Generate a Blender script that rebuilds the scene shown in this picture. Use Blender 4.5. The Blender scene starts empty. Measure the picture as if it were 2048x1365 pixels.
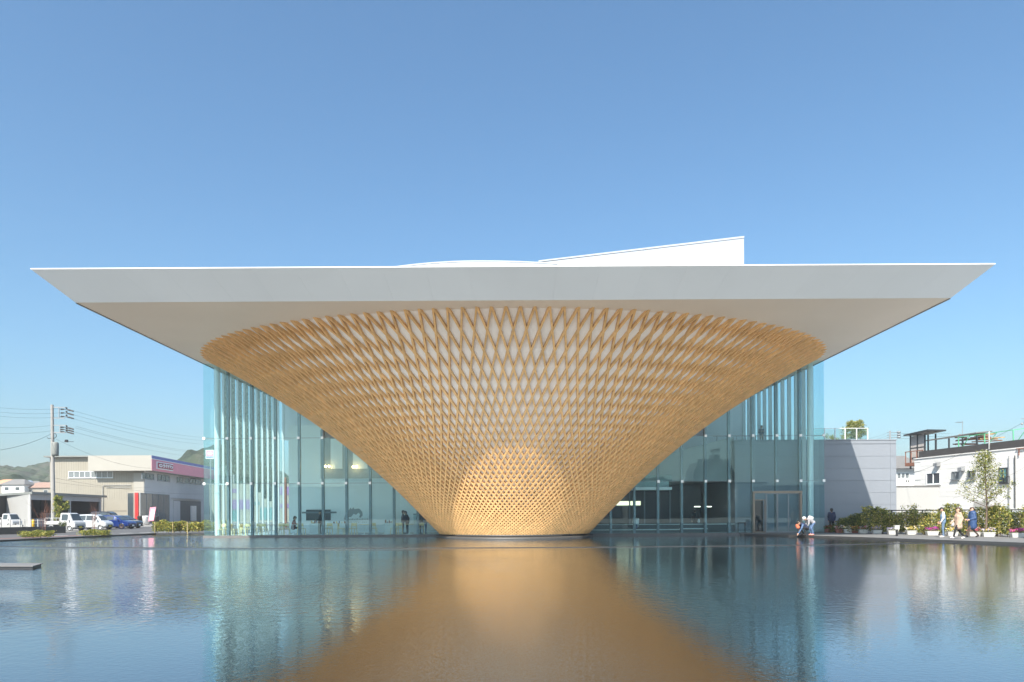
import bpy, math, random
import numpy as np
from mathutils import Vector, Matrix

random.seed(7)
RNG = np.random.default_rng(11)
SC = bpy.context.scene
COL = SC.collection

# ------------------------------------------------------------------ camera
FOC, CX, CY, ROLL, EYE = 1365.0, 1028.5, 1025.0, 0.0052, 1.63
cam_d = bpy.data.cameras.new("camera")
cam_d.sensor_fit = 'HORIZONTAL'
cam_d.sensor_width = 36.0
cam_d.lens = 36.0 * FOC / 2048.0
cam_d.shift_x = (1024.0 - CX) / 2048.0
cam_d.shift_y = (CY - 682.5) / 2048.0
cam_d.clip_start = 0.1
cam_d.clip_end = 6000
cam = bpy.data.objects.new("camera", cam_d)
COL.objects.link(cam)
cam.matrix_world = Matrix.Translation((0, 0, EYE)) @ Matrix.Rotation(math.pi / 2, 4, 'X') @ Matrix.Rotation(-ROLL, 4, 'Z')
SC.camera = cam

# ------------------------------------------------------------------ sky and sun
SUN_EL, SUN_AZ = math.radians(46.2), math.radians(200.5)
world = bpy.data.worlds.new("World")
SC.world = world
world.use_nodes = True
wn = world.node_tree.nodes
wl = world.node_tree.links
wn.clear()
sky_n = wn.new("ShaderNodeTexSky")
sky_n.sky_type = 'NISHITA'
sky_n.sun_disc = False
sky_n.sun_elevation = SUN_EL
sky_n.sun_rotation = SUN_AZ
sky_n.altitude = 0
sky_n.air_density = 1.25
sky_n.dust_density = 2.6
sky_n.ozone_density = 9.0
bg = wn.new("ShaderNodeBackground")
bg.inputs[1].default_value = 0.112
wo = wn.new("ShaderNodeOutputWorld")
tint = wn.new("ShaderNodeMix"); tint.data_type = 'RGBA'; tint.blend_type = 'MULTIPLY'   # white balance of the photograph
tint.inputs[0].default_value = 1.0; tint.inputs[7].default_value = (.965, 1.045, .95, 1)
wl.new(sky_n.outputs[0], tint.inputs[6])
wl.new(tint.outputs[2], bg.inputs[0])
wl.new(bg.outputs[0], wo.inputs[0])

sun_d = bpy.data.lights.new("sun", 'SUN')
sun_d.energy = 5.0
sun_d.angle = math.radians(0.5)
sun_d.color = (1.0, 0.93, 0.82)
sun = bpy.data.objects.new("sun", sun_d)
COL.objects.link(sun)
to_sun = Vector((math.sin(SUN_AZ) * math.cos(SUN_EL), math.cos(SUN_AZ) * math.cos(SUN_EL), math.sin(SUN_EL)))
sun.rotation_euler = (-to_sun).to_track_quat('-Z', 'Y').to_euler()
sun.location = to_sun * 200

vs = SC.view_settings
vs.view_transform = 'Standard'
vs.look = 'None'
vs.exposure = 0.95
vs.gamma = 1.0
vs.use_curve_mapping = False
cy = SC.cycles
cy.max_bounces = 12
cy.diffuse_bounces = 7
cy.glossy_bounces = 5
cy.transmission_bounces = 6
cy.transparent_max_bounces = 40
cy.sample_clamp_indirect = 6.0
cy.use_denoising = True
cy.blur_glossy = 0.5

# ------------------------------------------------------------------ helpers
KD = 1365.0 / 2233.0
def KK(y):
    """survey depth (first taken with a longer lens) to metres"""
    return y * KD

def P(px, py, Y):
    """point at survey depth Y that stands behind this place of the photograph"""
    u, v = px - CX, CY - py
    Y = KK(Y)
    return ((u + v * ROLL) * Y / FOC, Y, EYE + (v - u * ROLL) * Y / FOC)

def G(px, py, z=0.0):
    u, v = px - CX, CY - py
    Y = FOC * (EYE - z) / -(v - u * ROLL)
    return ((u + v * ROLL) * Y / FOC, Y, z)

MATS = {}
def mat(name, col, rough=0.6, var=0.06, scale=3.0, metal=0.0, bump=0.0, bscale=40.0, spec=0.5, rand=0.0, dirt=0.0, dirt_col=None, coat=0.0, stretch=None):
    m = bpy.data.materials.new(name)
    m.use_nodes = True
    nt = m.node_tree
    b = nt.nodes["Principled BSDF"]
    b.inputs["Roughness"].default_value = rough
    b.inputs["Metallic"].default_value = metal
    b.inputs["Specular IOR Level"].default_value = spec
    if coat:
        b.inputs["Coat Weight"].default_value = coat
        b.inputs["Coat Roughness"].default_value = 0.05
    tc = nt.nodes.new("ShaderNodeTexCoord")
    src = tc.outputs["Object"]
    if stretch:
        mp = nt.nodes.new("ShaderNodeMapping")
        mp.inputs["Scale"].default_value = stretch
        nt.links.new(src, mp.inputs[0]); src = mp.outputs[0]
    nz = nt.nodes.new("ShaderNodeTexNoise")
    nz.inputs["Scale"].default_value = scale
    nz.inputs["Detail"].default_value = 5
    nt.links.new(src, nz.inputs["Vector"])
    mr = nt.nodes.new("ShaderNodeMapRange")
    mr.inputs[1].default_value = 0.25; mr.inputs[2].default_value = 0.75
    mr.inputs[3].default_value = 1 - var; mr.inputs[4].default_value = 1 + var
    nt.links.new(nz.outputs[0], mr.inputs[0])
    val = mr.outputs[0]
    if rand:
        oi = nt.nodes.new("ShaderNodeObjectInfo")
        r2 = nt.nodes.new("ShaderNodeMapRange")
        r2.inputs[3].default_value = 1 - rand; r2.inputs[4].default_value = 1 + rand
        nt.links.new(oi.outputs["Random"], r2.inputs[0])
        mm = nt.nodes.new("ShaderNodeMath"); mm.operation = 'MULTIPLY'
        nt.links.new(val, mm.inputs[0]); nt.links.new(r2.outputs[0], mm.inputs[1])
        val = mm.outputs[0]
    mx = nt.nodes.new("ShaderNodeVectorMath"); mx.operation = 'SCALE'
    mx.inputs[0].default_value = col
    nt.links.new(val, mx.inputs["Scale"])
    out = mx.outputs[0]
    if dirt:
        n2 = nt.nodes.new("ShaderNodeTexNoise")
        n2.inputs["Scale"].default_value = scale * 0.6; n2.inputs["Detail"].default_value = 8
        mp2 = nt.nodes.new("ShaderNodeMapping"); mp2.inputs["Scale"].default_value = (1, 1, 0.18)
        nt.links.new(tc.outputs["Object"], mp2.inputs[0]); nt.links.new(mp2.outputs[0], n2.inputs["Vector"])
        r3 = nt.nodes.new("ShaderNodeMapRange"); r3.inputs[1].default_value = 0.48; r3.inputs[2].default_value = 0.75
        r3.inputs[4].default_value = dirt
        nt.links.new(n2.outputs[0], r3.inputs[0])
        mi = nt.nodes.new("ShaderNodeMix"); mi.data_type = 'RGBA'
        nt.links.new(r3.outputs[0], mi.inputs[0]); nt.links.new(out, mi.inputs[6])
        dc = dirt_col or (col[0] * .45, col[1] * .42, col[2] * .36)
        mi.inputs[7].default_value = (*dc, 1)
        out = mi.outputs[2]
    nt.links.new(out, b.inputs["Base Color"])
    if bump:
        n3 = nt.nodes.new("ShaderNodeTexNoise"); n3.inputs["Scale"].default_value = bscale; n3.inputs["Detail"].default_value = 4
        nt.links.new(src, n3.inputs["Vector"])
        bp = nt.nodes.new("ShaderNodeBump"); bp.inputs["Strength"].default_value = bump; bp.inputs["Distance"].default_value = 0.02
        nt.links.new(n3.outputs[0], bp.inputs["Height"]); nt.links.new(bp.outputs[0], b.inputs["Normal"])
    MATS[name] = m
    return m

def leafmat(name, col, trans=0.42):
    m = bpy.data.materials.new(name); m.use_nodes = True
    nt = m.node_tree; nt.nodes.clear()
    o = nt.nodes.new("ShaderNodeOutputMaterial")
    geo = nt.nodes.new("ShaderNodeTexCoord")
    nz = nt.nodes.new("ShaderNodeTexNoise"); nz.inputs["Scale"].default_value = 6.0; nz.inputs["Detail"].default_value = 3
    nt.links.new(geo.outputs["Object"], nz.inputs["Vector"])
    mr = nt.nodes.new("ShaderNodeMapRange"); mr.inputs[1].default_value = .3; mr.inputs[2].default_value = .7
    mr.inputs[3].default_value = .65; mr.inputs[4].default_value = 1.35
    nt.links.new(nz.outputs[0], mr.inputs[0])
    sc = nt.nodes.new("ShaderNodeVectorMath"); sc.operation = 'SCALE'; sc.inputs[0].default_value = col
    nt.links.new(mr.outputs[0], sc.inputs["Scale"])
    d = nt.nodes.new("ShaderNodeBsdfPrincipled"); d.inputs["Roughness"].default_value = .45
    nt.links.new(sc.outputs[0], d.inputs["Base Color"])
    t = nt.nodes.new("ShaderNodeBsdfTranslucent")
    nt.links.new(sc.outputs[0], t.inputs[0])
    mx = nt.nodes.new("ShaderNodeMixShader"); mx.inputs[0].default_value = trans
    nt.links.new(d.outputs[0], mx.inputs[1]); nt.links.new(t.outputs[0], mx.inputs[2])
    nt.links.new(mx.outputs[0], o.inputs[0])
    MATS[name] = m
    return m

def glassmat(name, tint, r0=0.06, gtint=(1, 1, 1), rough=0.0):
    m = bpy.data.materials.new(name); m.use_nodes = True
    nt = m.node_tree; nt.nodes.clear()
    o = nt.nodes.new("ShaderNodeOutputMaterial")
    g = nt.nodes.new("ShaderNodeNewGeometry")
    dt = nt.nodes.new("ShaderNodeVectorMath"); dt.operation = 'DOT_PRODUCT'
    nt.links.new(g.outputs["Incoming"], dt.inputs[0]); nt.links.new(g.outputs["Normal"], dt.inputs[1])
    def M(op, a, b=None):
        n = nt.nodes.new("ShaderNodeMath"); n.operation = op
        for i, x in enumerate((a, b)):
            if x is None: continue
            if isinstance(x, (int, float)): n.inputs[i].default_value = x
            else: nt.links.new(x, n.inputs[i])
        return n.outputs[0]
    c = M('ABSOLUTE', dt.outputs["Value"])
    k = M('POWER', M('SUBTRACT', 1.0, c), 5.0)
    fac = M('ADD', M('MULTIPLY', k, 1 - r0), r0)
    tr = nt.nodes.new("ShaderNodeBsdfTransparent"); tr.inputs[0].default_value = (*tint, 1)
    gl = nt.nodes.new("ShaderNodeBsdfGlossy"); gl.inputs[0].default_value = (*gtint, 1); gl.inputs["Roughness"].default_value = rough
    mx = nt.nodes.new("ShaderNodeMixShader")
    nt.links.new(fac, mx.inputs[0]); nt.links.new(tr.outputs[0], mx.inputs[1]); nt.links.new(gl.outputs[0], mx.inputs[2])
    nt.links.new(mx.outputs[0], o.inputs[0])
    MATS[name] = m
    return m

def emitmat(name, col, s):
    m = bpy.data.materials.new(name); m.use_nodes = True
    nt = m.node_tree; nt.nodes.clear()
    o = nt.nodes.new("ShaderNodeOutputMaterial"); e = nt.nodes.new("ShaderNodeEmission")
    e.inputs[0].default_value = (*col, 1); e.inputs[1].default_value = s
    nt.links.new(e.outputs[0], o.inputs[0]); MATS[name] = m
    return m

ORIGIN = {}
def origin(o):
    v = Vector((0, 0, 0))
    while o is not None:
        v += Vector(o.location); o = o.parent
    return v

def tag(o, label=None, cat=None, group=None, kind=None):
    if label: o["label"] = label
    if cat: o["category"] = cat
    if group: o["group"] = group
    if kind: o["kind"] = kind
    return o

def empty(name, loc=(0, 0, 0), rz=0.0, label=None, cat=None, group=None):
    o = bpy.data.objects.new(name, None)
    o.empty_display_size = 0.2
    COL.objects.link(o)
    o.location = loc; o.rotation_euler = (0, 0, rz)
    return tag(o, label, cat, group)

def link_mesh(name, me, parent=None, loc=None):
    o = bpy.data.objects.new(name, me)
    COL.objects.link(o)
    if parent is not None: o.parent = parent
    if loc is not None: o.location = loc
    return o

class Frame:
    """a wall frame: a runs along the wall, d stands out of it, z is up"""
    def __init__(s, x, y, z, ax, ay):
        n = math.hypot(ax, ay)
        s.o = Vector((x, y, z)); s.a = Vector((ax / n, ay / n, 0)); s.n = Vector((ay / n, -ax / n, 0))
    def p(s, a, z, d=0.0):
        return s.o + s.a * a + s.n * d + Vector((0, 0, z))
    def hit(s, px, py, d=0.0):
        c = Vector((0, 0, EYE)); r = Vector(P(px, py, 1.0)) - c
        q = s.o + s.n * d
        t = (q - c).dot(s.n) / r.dot(s.n)
        h = c + r * t - s.o
        return h.dot(s.a), h.z

class MB:
    def __init__(s):
        s.v = []; s.f = []; s.m = []; s.sm = []
    def add(s, vs, fs, mi=0, smooth=False):
        k = len(s.v)
        s.v.extend([tuple(v) for v in vs])
        for f in fs:
            s.f.append(tuple(i + k for i in f)); s.m.append(mi); s.sm.append(smooth)
    def hexa(s, p, mi=0):
        s.add(p, [(0, 3, 2, 1), (4, 5, 6, 7), (0, 1, 5, 4), (1, 2, 6, 5), (2, 3, 7, 6), (3, 0, 4, 7)], mi)
    def box(s, x0, x1, y0, y1, z0, z1, mi=0):
        s.hexa([(x0, y0, z0), (x1, y0, z0), (x1, y1, z0), (x0, y1, z0), (x0, y0, z1), (x1, y0, z1), (x1, y1, z1), (x0, y1, z1)], mi)
    def fbox(s, F, a0, a1, z0, z1, d0, d1, mi=0):
        s.hexa([F.p(a0, z0, d1), F.p(a1, z0, d1), F.p(a1, z0, d0), F.p(a0, z0, d0),
                F.p(a0, z1, d1), F.p(a1, z1, d1), F.p(a1, z1, d0), F.p(a0, z1, d0)], mi)
    def prism(s, poly, vec, mi=0):
        """closed polygon (3-D points) pushed along vec"""
        n = len(poly); vec = Vector(vec)
        a = [Vector(p) for p in poly]; b = [p + vec for p in a]
        s.add(a + b, [tuple(range(n - 1, -1, -1)), tuple(range(n, 2 * n))] + [(i, (i + 1) % n, (i + 1) % n + n, i + n) for i in range(n)], mi)
    def slab(s, poly, t, mi=0):
        p = [Vector(q) for q in poly]
        n = (p[1] - p[0]).cross(p[2] - p[0]).normalized()
        s.prism([q - n * t * .5 for q in p], n * t, mi)
    def tube(s, pts, rad, n=6, mi=0, caps=True, smooth=True):
        pts = [Vector(p) for p in pts]
        if not hasattr(rad, '__len__'): rad = [rad] * len(pts)
        vs = []; fs = []
        up = None
        for i, p in enumerate(pts):
            t = (pts[min(i + 1, len(pts) - 1)] - pts[max(i - 1, 0)])
            t = t.normalized() if t.length > 1e-9 else Vector((0, 0, 1))
            if up is None:
                up = Vector((0, 0, 1)) if abs(t.z) < .9 else Vector((1, 0, 0))
            b = t.cross(up)
            if b.length < 1e-6: b = t.orthogonal()
            b.normalize(); c = b.cross(t).normalized(); up = c
            for k in range(n):
                a = 2 * math.pi * k / n
                vs.append(p + (b * math.cos(a) + c * math.sin(a)) * rad[i])
        for i in range(len(pts) - 1):
            for k in range(n):
                k2 = (k + 1) % n
                fs.append((i * n + k, i * n + k2, (i + 1) * n + k2, (i + 1) * n + k))
        s.add(vs, fs, mi, smooth)
        if caps:
            s.add(vs[:n], [tuple(range(n - 1, -1, -1))], mi); s.add(vs[-n:], [tuple(range(n))], mi)
    def bar(s, a, b, w, h=None, mi=0):
        """square bar between two points"""
        h = h or w
        a = Vector(a); b = Vector(b); t = (b - a).normalized()
        up = Vector((0, 0, 1)) if abs(t.z) < .95 else Vector((0, 1, 0))
        x = t.cross(up).normalized(); y = x.cross(t).normalized()
        q = [(-1, -1), (1, -1), (1, 1), (-1, 1)]
        s.hexa([a + x * i * w / 2 + y * j * h / 2 for i, j in q] + [b + x * i * w / 2 + y * j * h / 2 for i, j in q], mi)
    def lathe(s, prof, n=24, c=(0, 0, 0), mi=0, smooth=True, axis='Z'):
        vs = []; fs = []
        for r, z in prof:
            for k in range(n):
                a = 2 * math.pi * k / n
                p = (r * math.cos(a), r * math.sin(a), z)
                if axis == 'Y': p = (p[0], p[2], p[1])
                vs.append((c[0] + p[0], c[1] + p[1], c[2] + p[2]))
        for i in range(len(prof) - 1):
            for k in range(n):
                k2 = (k + 1) % n
                fs.append((i * n + k, i * n + k2, (i + 1) * n + k2, (i + 1) * n + k))
        s.add(vs, fs, mi, smooth)
    def ball(s, c, r, n=8, m=6, mi=0, sq=(1, 1, 1)):
        vs = [(c[0], c[1], c[2] - r * sq[2])]; fs = []
        for i in range(1, m):
            a = math.pi * i / m - math.pi / 2
            for k in range(n):
                t = 2 * math.pi * k / n
                vs.append((c[0] + r * sq[0] * math.cos(a) * math.cos(t), c[1] + r * sq[1] * math.cos(a) * math.sin(t), c[2] + r * sq[2] * math.sin(a)))
        vs.append((c[0], c[1], c[2] + r * sq[2]))
        for k in range(n):
            fs.append((0, 1 + (k + 1) % n, 1 + k))
            fs.append((len(vs) - 1, 1 + (m - 2) * n + k, 1 + (m - 2) * n + (k + 1) % n))
        for i in range(m - 2):
            for k in range(n):
                fs.append((1 + i * n + k, 1 + i * n + (k + 1) % n, 1 + (i + 1) * n + (k + 1) % n, 1 + (i + 1) * n + k))
        s.add(vs, fs, mi, True)
    def build(s, name, mats, parent=None, world=True, me_only=False):
        off = origin(parent) if (parent is not None and world) else Vector((0, 0, 0))
        me = bpy.data.meshes.new(name)
        me.from_pydata([(v[0] - off.x, v[1] - off.y, v[2] - off.z) for v in s.v], [], s.f)
        if not isinstance(mats, (list, tuple)): mats = [mats]
        for m in mats: me.materials.append(MATS[m] if isinstance(m, str) else m)
        me.polygons.foreach_set("material_index", s.m)
        me.polygons.foreach_set("use_smooth", s.sm)
        me.update()
        if me_only: return me
        return link_mesh(name, me, parent)

def box_obj(name, m, parent, x0, x1, y0, y1, z0, z1, world=True):
    b = MB(); b.box(x0, x1, y0, y1, z0, z1)
    return b.build(name, m, parent, world)

def copy_tree(o, parent=None):
    c = o.copy(); COL.objects.link(c); c.parent = parent
    for ch in o.children: copy_tree(ch, c)
    return c

ORD = ["first", "second", "third", "fourth", "fifth", "sixth", "seventh", "eighth", "ninth", "tenth", "eleventh", "twelfth",
       "thirteenth", "fourteenth", "fifteenth", "sixteenth", "seventeenth", "eighteenth", "nineteenth", "twentieth"]

# ------------------------------------------------------------------ materials
mat("white_paint", (.66, .67, .68), .45, .02, .4)
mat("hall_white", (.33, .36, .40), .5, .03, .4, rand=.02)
mat("soffit_paint", (.88, .84, .775), .55, .04, .25, bump=.06, bscale=1.3)
mat("fascia_paint", (.74, .79, .83), .38, .025, .3, rand=.012)
mat("cone_white", (.90, .90, .90), .7, .02, 1)
mat("timber", (.74, .465, .205), .5, .18, 5, rand=.08, stretch=(1, 1, .25), bump=.08, bscale=30)
mat("plinth_stone", (.05, .05, .05), .5, .1, 6, bump=.1)
mat("steel_grey", (.20, .225, .245), .35, .04, 2, metal=.3)
mat("steel_white", (.72, .75, .76), .35, .03, 2)
mat("fin_grey", (.60, .63, .62), .5, .03, 2)
leafmat("blind", (.68, .70, .62), .5)
mat("steel_dark", (.06, .065, .07), .4, .05, 3, metal=.4)
mat("bronze", (.26, .22, .18), .35, .05, 3, metal=.7)
mat("fitting", (.85, .87, .88), .2, .01, 3, metal=.2)
mat("inner_wall", (.85, .87, .88), .7, .02, 1)
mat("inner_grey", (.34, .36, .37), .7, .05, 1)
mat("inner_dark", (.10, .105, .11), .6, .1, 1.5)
mat("inner_floor", (.68, .68, .67), .25, .05, 2)
mat("concrete_dark", (.12, .12, .12), .7, .12, 2, bump=.1)
mat("kerb_black", (.035, .037, .04), .45, .15, 3)
mat("asphalt", (.085, .085, .087), .85, .16, 1.2, bump=.3, bscale=90)
mat("lot_paving", (.22, .21, .195), .85, .14, .5, bump=.2, bscale=60)
mat("walkway", (.155, .155, .155), .75, .1, 1.2, bump=.15, bscale=60)
mat("ground_earth", (.17, .155, .125), .95, .2, .05)
mat("paint_white", (.7, .7, .68), .7, .08, 4)
mat("paint_red", (.36, .13, .09), .8, .15, 4)
mat("annex_panel", (.215, .235, .268), .42, .03, 1.2, rand=.02)
mat("tile_white", (.72, .715, .70), .6, .04, .8, dirt=.08)
mat("black_sheet", (.06, .056, .055), .55, .12, 1.5)
mat("rust_brown", (.23, .10, .065), .7, .15, 4)
mat("mesh_screen", (.45, .42, .40), .7, .1, 6)
mat("pale_gravel", (.36, .36, .35), .9, .05, 2)
mat("roof_grey", (.16, .155, .15), .75, .12, 2)
mat("green_paint", (.10, .42, .22), .5, .1, 3)
mat("ochre_wood", (.42, .29, .16), .7, .15, 3)
mat("store_cream", (.285, .265, .22), .75, .06, .5, dirt=.22, dirt_col=(.36, .31, .22))
mat("store_band", (.335, .32, .285), .6, .03, .5)
mat("store_grey", (.55, .56, .57), .7, .05, .5)
mat("ext_pale", (.36, .36, .355), .7, .03, .5)
mat("sign_pink", (.78, .27, .35), .5, .04, 1)
mat("sign_blue", (.14, .17, .46), .5, .04, 1)
mat("sign_crimson", (.36, .03, .06), .45, .04, 1)
mat("sign_white", (.85, .85, .85), .45, .02, 1)
mat("red_paint", (.62, .03, .03), .4, .04, 1)
mat("shed_light", (.40, .40, .392), .6, .04, .6)
mat("shed_grey", (.42, .43, .45), .6, .05, .6)
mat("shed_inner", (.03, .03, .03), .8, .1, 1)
mat("shed_roof", (.19, .20, .19), .6, .08, 1)
mat("pole_concrete", (.30, .293, .28), .85, .08, 3)
mat("metal_galv", (.34, .35, .36), .4, .05, 5, metal=.5)
mat("wire_black", (.02, .02, .022), .5, .05, 5)
mat("yellow_paint", (.62, .38, .02), .5, .05, 3)
mat("car_white", (.50, .50, .50), .25, .01, 1, coat=.8)
mat("car_silver", (.60, .61, .62), .25, .01, 1, metal=.25, coat=.8)
mat("car_blue", (.006, .028, .17), .22, .02, 1, metal=.25, coat=1)
mat("car_black", (.02, .02, .024), .2, .02, 1, coat=1)
mat("car_glass", (.045, .055, .06), .06, .02, 1, spec=.9)
mat("tyre", (.02, .02, .02), .8, .1, 6)
mat("rim_metal", (.55, .56, .57), .3, .03, 4, metal=.7)
mat("rim_dark", (.10, .07, .07), .4, .03, 4, metal=.6)
mat("lamp_lens", (.75, .78, .80), .12, .02, 4)
mat("plate_yellow", (.62, .48, .04), .5, .02, 4)
mat("plastic_black", (.025, .025, .026), .5, .05, 4)
mat("bark", (.14, .10, .075), .9, .2, 8, bump=.4)
mat("bark_red", (.22, .10, .07), .85, .2, 8)
mat("bamboo", (.34, .27, .14), .6, .12, 6)
mat("planter_white", (.55, .545, .52), .55, .04, 4)
mat("planter_brick", (.26, .09, .065), .7, .1, 6)
mat("soil", (.06, .045, .035), .95, .2, 10)
for nm, c in (("flower_pink", (.75, .10, .30)), ("flower_magenta", (.52, .04, .42)), ("flower_violet", (.20, .05, .45)), ("flower_yellow", (.80, .58, .10)),
              ("flower_white", (.85, .83, .80)), ("flower_orange", (.75, .25, .10)), ("flower_lilac", (.50, .42, .65)), ("flower_red", (.5, .02, .04))):
    leafmat(nm, c, .25)
leafmat("leaf_dark", (.065, .095, .028))
leafmat("leaf_mid", (.20, .24, .05))
leafmat("leaf_olive", (.38, .35, .075))
leafmat("leaf_yellow", (.62, .53, .13))
leafmat("leaf_fresh", (.17, .22, .040))
leafmat("leaf_brown", (.24, .14, .075))
leafmat("leaf_pale", (.36, .37, .16))
mat("chair_wood", (.80, .60, .33), .5, .1, 8)
mat("table_white", (.75, .77, .78), .4, .02, 4)
mat("skin", (.55, .33, .22), .5, .04, 8)
mat("hair_black", (.018, .014, .012), .5, .1, 20)
mat("hair_brown", (.06, .032, .02), .5, .1, 20)
mat("cloth_white", (.6, .6, .6), .85, .05, 12)
mat("cloth_navy", (.022, .032, .075), .9, .12, 12)
mat("cloth_black", (.016, .016, .018), .9, .12, 12)
mat("cloth_denim", (.075, .13, .24), .9, .15, 14)
mat("cloth_vest", (.14, .22, .33), .85, .12, 12)
mat("cloth_jean", (.11, .17, .26), .9, .12, 14)
mat("cloth_beige", (.42, .30, .23), .9, .08, 12)
mat("cloth_puffer", (.03, .065, .16), .4, .15, 12)
mat("cloth_grey", (.30, .29, .31), .9, .12, 14)
mat("cloth_brown", (.075, .05, .04), .9, .12, 14)
mat("cloth_maroon", (.16, .03, .04), .9, .12, 14)
mat("bag_red", (.45, .12, .06), .7, .1, 12)
mat("shoe_coral", (.80, .28, .20), .6, .05, 12)
mat("shoe_white", (.75, .72, .70), .6, .05, 12)
mat("eye_dark", (.02, .015, .012), .3, .02, 12)
mat("house_orange", (.50, .26, .15), .8, .1, 1)
mat("house_blue", (.22, .26, .33), .8, .1, 1)
mat("house_brown", (.28, .18, .14), .8, .1, 1)
mat("tower_dark", (.06, .065, .07), .8, .1, .3)
mat("purple_paint", (.20, .12, .26), .6, .05, 1)
glassmat("facade_glass", (.835, .95, .962), .055, (.80, .93, .96))
glassmat("side_glass", (.95, .985, .985), .02, (.85, .95, .96))
glassmat("clear_glass", (.82, .90, .90), .05)
glassmat("shop_glass", (.40, .46, .46), .08)
mat("window_glass", (.05, .065, .075), .05, .1, 1, spec=.9)
mat("window_teal", (.10, .24, .25), .1, .1, 1, spec=.9)
mat("window_grey", (.16, .18, .19), .1, .1, 1, spec=.8)
emitmat("lamp_warm", (1, .62, .25), 14)
emitmat("lamp_white", (1, .93, .80), 2.6)
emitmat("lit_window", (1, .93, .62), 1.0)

# ================================================================== SETTING
def watermat():
    m = bpy.data.materials.new("pond_water"); m.use_nodes = True
    nt = m.node_tree; nt.nodes.clear()
    o = nt.nodes.new("ShaderNodeOutputMaterial")
    tc = nt.nodes.new("ShaderNodeTexCoord")
    def M(op, a, c=None):
        n = nt.nodes.new("ShaderNodeMath"); n.operation = op
        for i, x in enumerate((a, c)):
            if x is None: continue
            if isinstance(x, (int, float)): n.inputs[i].default_value = x
            else: nt.links.new(x, n.inputs[i])
        return n.outputs[0]
    def noise(scale, st, det=3):
        mp = nt.nodes.new("ShaderNodeMapping"); mp.inputs["Scale"].default_value = st
        nt.links.new(tc.outputs["Object"], mp.inputs[0])
        n = nt.nodes.new("ShaderNodeTexNoise"); n.inputs["Scale"].default_value = scale; n.inputs["Detail"].default_value = det
        nt.links.new(mp.outputs[0], n.inputs["Vector"]); return n.outputs[0]
    def ramp(x, a, b, c, d, smooth=True):
        r = nt.nodes.new("ShaderNodeMapRange")
        if smooth: r.interpolation_type = 'SMOOTHSTEP'
        for i, v in enumerate((a, b, c, d)): r.inputs[i + 1].default_value = v
        nt.links.new(x, r.inputs[0]); return r.outputs[0]
    r1 = noise(4.2, (1.5, 1.2, 1), 4)       # short wind ripples
    r2 = noise(.55, (1, 1, 1), 2)          # long slow swell
    r3 = noise(14.0, (1.0, 1.2, 1), 2)       # fine shiver everywhere
    # wind falls on the open left side of the pond and in loose patches, the near water lies calm
    sx = nt.nodes.new("ShaderNodeSeparateXYZ"); nt.links.new(tc.outputs["Object"], sx.inputs[0])
    wx = ramp(sx.outputs[0], 1.0, -8.0, .16, 1.0)
    wy = ramp(sx.outputs[1], 8.5, 13.0, .05, 1.0)
    pt = ramp(noise(.10, (1, .8, 1), 3), .36, .62, .45, 1.2)
    amp = M('MULTIPLY', M('MULTIPLY', wx, wy), pt)
    h = M('ADD', M('ADD', M('MULTIPLY', M('MULTIPLY', r1, amp), .042), M('MULTIPLY', r2, M('ADD', M('MULTIPLY', amp, .014), .0022))), M('MULTIPLY', r3, .0021))
    bp = nt.nodes.new("ShaderNodeBump"); bp.inputs["Strength"].default_value = 1.0; bp.inputs["Distance"].default_value = 1.0
    nt.links.new(h, bp.inputs["Height"])
    # mirror share grows towards grazing sight, the stone bed shows when looked at steeply
    g = nt.nodes.new("ShaderNodeNewGeometry")
    dt = nt.nodes.new("ShaderNodeVectorMath"); dt.operation = 'DOT_PRODUCT'
    nt.links.new(g.outputs["Incoming"], dt.inputs[0]); nt.links.new(bp.outputs[0], dt.inputs[1])
    c = M('MAXIMUM', dt.outputs["Value"], 0.0)
    fac = M('ADD', M('MULTIPLY', M('POWER', M('SUBTRACT', 1.0, c), 2.9), .98), .02)
    br = nt.nodes.new("ShaderNodeTexBrick")
    br.inputs["Color1"].default_value = (.125, .104, .078, 1); br.inputs["Color2"].default_value = (.14, .118, .090, 1)
    br.inputs["Mortar"].default_value = (.115, .098, .077, 1); br.inputs["Scale"].default_value = 1.0
    br.inputs["Mortar Size"].default_value = .012; br.inputs["Brick Width"].default_value = 1.2; br.inputs["Row Height"].default_value = .6
    nt.links.new(tc.outputs["Object"], br.inputs["Vector"])
    sc = nt.nodes.new("ShaderNodeVectorMath"); sc.operation = 'SCALE'
    nt.links.new(br.outputs[0], sc.inputs[0]); nt.links.new(M('POWER', M('SUBTRACT', 1.0, fac), 3.5), sc.inputs["Scale"])
    df = nt.nodes.new("ShaderNodeBsdfDiffuse"); nt.links.new(sc.outputs[0], df.inputs[0])
    gl = nt.nodes.new("ShaderNodeBsdfGlossy"); gl.inputs[0].default_value = (.95, .975, 1.0, 1); gl.inputs["Roughness"].default_value = .014
    nt.links.new(bp.outputs[0], gl.inputs["Normal"])
    mx = nt.nodes.new("ShaderNodeMixShader")
    nt.links.new(fac, mx.inputs[0]); nt.links.new(df.outputs[0], mx.inputs[1]); nt.links.new(gl.outputs[0], mx.inputs[2])
    nt.links.new(mx.outputs[0], o.inputs[0])
    MATS["pond_water"] = m
watermat()

def poly_obj(name, pts, z, m, kind="structure", thick=None):
    b = MB(); pts = [(x, KK(y)) for x, y in pts]
    if thick: b.prism([(x, y, z - thick) for x, y in pts], (0, 0, thick))
    else: b.add([(x, y, z) for x, y in pts], [tuple(range(len(pts)))])
    return tag(b.build(name, m), kind=kind)

# far ground, one sheet to the horizon
poly_obj("ground", [(-3500, -3500), (3500, -3500), (3500, 4500), (-3500, 4500)], -0.30, "ground_earth")

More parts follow.
